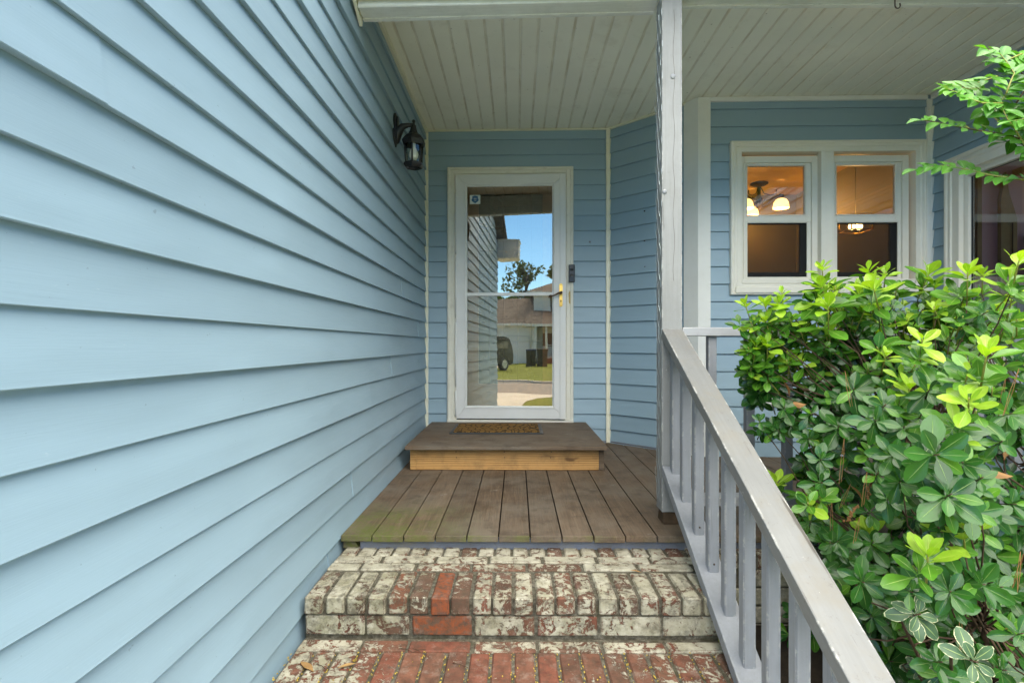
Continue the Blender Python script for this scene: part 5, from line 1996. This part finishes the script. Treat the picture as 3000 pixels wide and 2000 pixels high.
gwall = nb('garage_wall', 'nwhite', -9.5, -1.6, -44, -36.2, NG, 2.75)
for k in range(18):
    nb('clapboard', 'nwhite', -9.5, -1.6, -36.198, -36.175, NG + 0.1 + k * 0.17, NG + 0.1 + k * 0.17 + 0.155)
gd = nb('garage_door', 'ngarage', -7.2, -2.05, -36.172, -36.150, NG + 0.02, 1.70)
for k in range(4):
    nb('door_panel', 'ngarage', -7.1, -2.15, -36.149, -36.130, NG + 0.06 + k * 0.51, NG + 0.53 + k * 0.51, None)
for a, b, c, d in ((-2.05, -1.93, NG, 1.82), (-7.32, -7.2, NG, 1.82), (-7.2, -2.05, 1.70, 1.82)):
    nb('door_trim', 'white', a, b, -36.174, -36.110, c, d)
mb = MB()
mb.prism([(-35.6, 2.70), (-35.6, 2.85), (-41, 5.45), (-46, 2.85), (-46, 2.7)], -10.0, -1.3, 'yz')
o = mb.build('garage_roof', 'shingle', nh, -nh.location)
nb('eave_board', 'white', -10.0, -1.3, -35.6, -35.55, 2.66, 2.86)
nb('wall_light', 'black', -4.9, -4.7, -36.17, -35.95, 2.0, 2.3)
nb('upper_wall', 'nwhite', -1.66, 7.5, -46, -37.3, NG, 5.75)
for k in range(40):
    nb('clapboard', 'nwhite', -1.66, 7.5, -37.298, -37.275, 0.2 + k * 0.137, 0.2 + k * 0.137 + 0.125)
fw = nb('window', 'carglass', -0.28, 0.60, -37.272, -37.245, 3.70, 5.35)
for a, b, c, d in ((-0.36, -0.28, 3.6, 5.45), (0.6, 0.68, 3.6, 5.45), (-0.28, 0.6, 5.35, 5.45), (-0.28, 0.6, 3.6, 3.7)):
    nb('window_trim', 'white', a, b, -37.274, -37.210, c, d)
mb = MB()
hipe, hipr = 5.75, 7.7
x0, x1, y0, y1 = -2.3, 8.0, -46.5, -36.6
v = [mb.bm.verts.new(p) for p in ((x0, y0, hipe), (x1, y0, hipe), (x1, y1, hipe), (x0, y1, hipe), (x0 + 3.8, -41.5, hipr), (x1 - 3.8, -41.5, hipr))]
for f in ((0, 3, 4), (3, 2, 5, 4), (2, 1, 5), (1, 0, 4, 5), (0, 1, 2, 3)):
    mb.bm.faces.new([v[i] for i in f])
mb.build('upper_roof', 'shingle', nh, -nh.location)
nb('eave_board', 'white', x0, x1, y1 - 0.03, y1 + 0.03, hipe - 0.2, hipe + 0.02)
mb = MB()
mb.prism([(-34.2, 2.62), (-34.2, 2.75), (-37.3, 3.9), (-37.3, 2.62)], -2.2, 7.6, 'yz')
mb.build('porch_roof', 'shingle', nh, -nh.location)
nb('eave_board', 'white', -2.2, 7.6, -34.2, -34.15, 2.56, 2.76)
for px in (-1.45, -0.62, 0.9, 2.6):
    nb('porch_column', 'white', px - 0.09, px + 0.09, -34.5, -34.32, 0.15, 2.6)
nb('porch_rail', 'white', -0.62, 7.5, -34.46, -34.38, 0.95, 1.02)
nb('porch_floor', 'concrete', -0.9, 7.5, -37.3, -34.25, 0.05, 0.16)
nb('porch_base', 'redbrick', -0.85, 7.5, -34.35, -34.22, NG, 0.05)
nb('front_door', 'redbrick', 0.55, 1.4, -37.272, -37.24, 0.16, 2.2)
nb('window', 'carglass', -1.0, -0.1, -37.272, -37.24, 0.9, 2.1)

# wheelie bins
def make_bin(x, y, lidm, lab):
    r = thing('wheelie_bin', lab, 'bin', (x, y, NG + 0.004), random.uniform(-0.1, 0.1), 'bins beside the neighbour porch')
    mb = MB()
    b = [(-0.24, -0.26), (0.24, -0.26), (0.24, 0.26), (-0.24, 0.26)]
    t = [(-0.30, -0.34), (0.30, -0.34), (0.30, 0.34), (-0.30, 0.34)]
    vb = [mb.bm.verts.new((p[0], p[1], 0.03)) for p in b]
    vt_ = [mb.bm.verts.new((p[0], p[1], 1.0)) for p in t]
    for i in range(4):
        mb.bm.faces.new((vb[i], vb[(i + 1) % 4], vt_[(i + 1) % 4], vt_[i]))
    mb.bm.faces.new(vb[::-1])
    mb.bm.faces.new(vt_)
    mb.build('bin_body', 'bin', r)
    mb = MB()
    mb.box(-0.32, 0.32, -0.36, 0.36, 1.0, 1.07, 0.02)
    mb.build('lid', lidm, r)
    for s in (-1, 1):
        mb = MB()
        mb.tube([(s * 0.24, -0.30, 0.12), (s * 0.30, -0.30, 0.12)], 0.12, 12)
        mb.build('wheel', 'rubber', r)


make_bin(-1.32, -25.3, 'binlid', 'dark wheelie bin with blue lid across the street, mirrored in the glass')
make_bin(-0.66, -25.4, 'bin', 'dark wheelie bin with dark lid across the street, mirrored in the glass')

# parked car
car = thing('parked_car', 'dark parked sport utility car on the neighbour drive, mirrored in the glass', 'car', (-4.0, -19.6, NG + 0.004), R(118))
mb = MB()
prof = [(-2.30, 0.42), (-2.32, 0.85), (-2.15, 1.05), (-1.95, 1.62), (-1.6, 1.74), (0.25, 1.74), (0.95, 1.12), (2.05, 1.0), (2.30, 0.85), (2.34, 0.45), (2.2, 0.32), (-2.2, 0.32)]
mb.prism(prof, -0.90, 0.90, 'xz')
bmesh.ops.bevel(mb.bm, geom=mb.bm.edges[:], offset=0.06, segments=2, affect='EDGES')
mb.build('body', 'carpaint', car)
for s in (-1, 1):
    for a, b in ((-1.75, -0.75), (-0.68, 0.42)):
        mb = MB()
        mb.box(a, b, s * 0.895 - 0.012, s * 0.895 + 0.012, 1.12, 1.60, 0.01)
        mb.build('side_window', 'carglass', car)
    mb = MB()
    mb.box(0.62, 0.78, s * 0.98 - 0.10, s * 0.98 + 0.10, 1.12, 1.28, 0.03)
    mb.build('wing_mirror', 'carpaint', car)
    mb = MB()
    mb.box(2.20, 2.335, s * 0.66 - 0.16, s * 0.66 + 0.16, 0.78, 0.92, 0.02)
    mb.build('headlight', 'chrome', car)
    for wx in (-1.40, 1.42):
        mb = MB()
        mb.tube([(wx, s * 0.70, 0.36), (wx, s * 0.925, 0.36)], 0.36, 20)
        w_o = mb.build('wheel', 'rubber', car)
        mb = MB()
        mb.tube([(wx, s * 0.915, 0.36), (wx, s * 0.935, 0.36)], 0.23, 14)
        mb.build('rim', 'chrome', w_o)
mb = MB()
mb.prism([(0.36, 1.70), (0.93, 1.16), (0.97, 1.17), (0.40, 1.72)], -0.76, 0.76, 'xz')
mb.build('windscreen', 'carglass', car)


# trees
def leaf_cloud(blobs, n, size, mats, name, parent, seed):
    r2 = random.Random(seed)
    mb, uvl, tl = leaf_bm()
    for k in range(n):
        cx_, cy_, cz_, rx, ry, rz_ = r2.choice(blobs)
        d_ = Vector((r2.gauss(0, 1), r2.gauss(0, 1), r2.gauss(0, 1))).normalized() * (r2.random() ** 0.45)
        p = Vector((cx_ + d_.x * rx, cy_ + d_.y * ry, cz_ + d_.z * rz_))
        s = size * r2.uniform(0.6, 1.4)
        m = Matrix.Translation(p) @ Euler((r2.uniform(0, 6.3), r2.uniform(0, 6.3), r2.uniform(0, 6.3))).to_matrix().to_4x4()
        vv = [mb.bm.verts.new(m @ Vector(q)) for q in ((-s * 0.4, 0, 0), (0, -s * 0.2, s * 0.1), (s * 0.4, 0, 0), (0.1 * s, s, 0))]
        f = mb.bm.faces.new(vv)
        tn = r2.random()
        for lp, u in zip(f.loops, ((0, 0.3), (0.3, 0), (1, 0.3), (0.8, 1))):
            lp[uvl].uv = u
            lp.vert[tl] = tn
    return mb.build(name, mats, parent, fix=False)


def make_tree(name, lab, x, y, h, cw, seed, kind='leafy', group=None):
    r = thing(name, lab, 'tree', (x, y, NG), 0, group)
    r2 = random.Random(seed)
    mb = MB()
    tr_top = h * (0.95 if kind == 'pine' else 0.6)
    pts = [(0, 0, -0.1)]
    for i in range(1, 7):
        pts.append((r2.uniform(-0.15, 0.15), r2.uniform(-0.15, 0.15), tr_top * i / 6))
    r0 = h * 0.022
    mb.tube(pts, [r0 * (1 - 0.12 * i) for i in range(7)], 8)
    blobs = []
    nb_ = 20 if kind == 'pine' else 16
    for i in range(nb_):
        if kind == 'pine':
            z_ = h * r2.uniform(0.55, 1.0)
            rr = cw * 0.5 * (1.15 - abs(z_ / h - 0.75) * 2.0) * r2.uniform(0.3, 1)
            a = r2.uniform(0, 6.28)
            c_ = (rr * math.cos(a), rr * math.sin(a), z_)
            s = h * r2.uniform(0.035, 0.07)
            blobs.append((*c_, s * 1.5, s * 1.5, s))
        else:
            z_ = h * r2.uniform(0.22, 0.93)
            rr = cw * 0.5 * math.sin(math.pi * min(1, (z_ / h - 0.10) / 0.95)) * r2.uniform(0.2, 0.9)
            a = r2.uniform(0, 6.28)
            c_ = (rr * math.cos(a), rr * math.sin(a), z_)
            s = cw * r2.uniform(0.15, 0.25)
            blobs.append((*c_, s, s, s * 0.8))
        mb.tube([(0, 0, min(tr_top, c_[2] * 0.8)), ((c_[0]) * 0.5, c_[1] * 0.5, (c_[2] + min(tr_top, c_[2] * 0.8)) / 2), c_], [r0 * 0.35, r0 * 0.22, r0 * 0.1], 5)
    mb.build('trunk', 'trunk', r)
    leaf_cloud(blobs, 2600 if kind == 'leafy' else 900, cw * 0.055 if kind == 'leafy' else 0.34, 'crown' if kind == 'leafy' else 'pine_n', 'crown', r, seed + 5)
    return r


GT = 'trees beyond the house across the street'
make_tree('pine_tree', 'tall open crowned pine above the neighbour roof, mirrored in the glass', -3.2, -52.0, 11.0, 4.6, 3, 'pine', GT)
make_tree('pine_tree', 'dark narrow tree at the right edge of the mirrored house', 0.95, -30.2, 8.2, 1.9, 9, 'pine', GT)
TL = ['bushy green tree just left of the mirrored pine', 'round tree behind the left part of the mirrored garage roof', 'lowest tree of the row behind the mirrored garage roof', 'tree farthest left behind the mirrored garage']
for i, (x, y, h, w) in enumerate(((-6.2, -50, 7.6, 5.0), (-8.6, -52, 7.2, 5.0), (-4.4, -51, 6.6, 4.2), (-11.5, -52, 8.5, 6))):
    make_tree('leafy_tree', TL[i], x, y, h, w, 20 + i, 'leafy', GT)
TL2 = 'leafy street side tree seen only as a dark reflection in the window panes'
for i, (x, y, h, w) in enumerate(((7.5, -15.0, 9, 7), (12.5, -13.0, 10, 8), (17, -17, 11, 9), (10.0, -24.0, 12, 9), (16.5, -28.0, 13, 10), (22, -11, 10, 8), (27, -20, 12, 10))):
    make_tree('leafy_tree', TL2, x, y, h, w, 40 + i, 'leafy', 'trees across the street on the right')
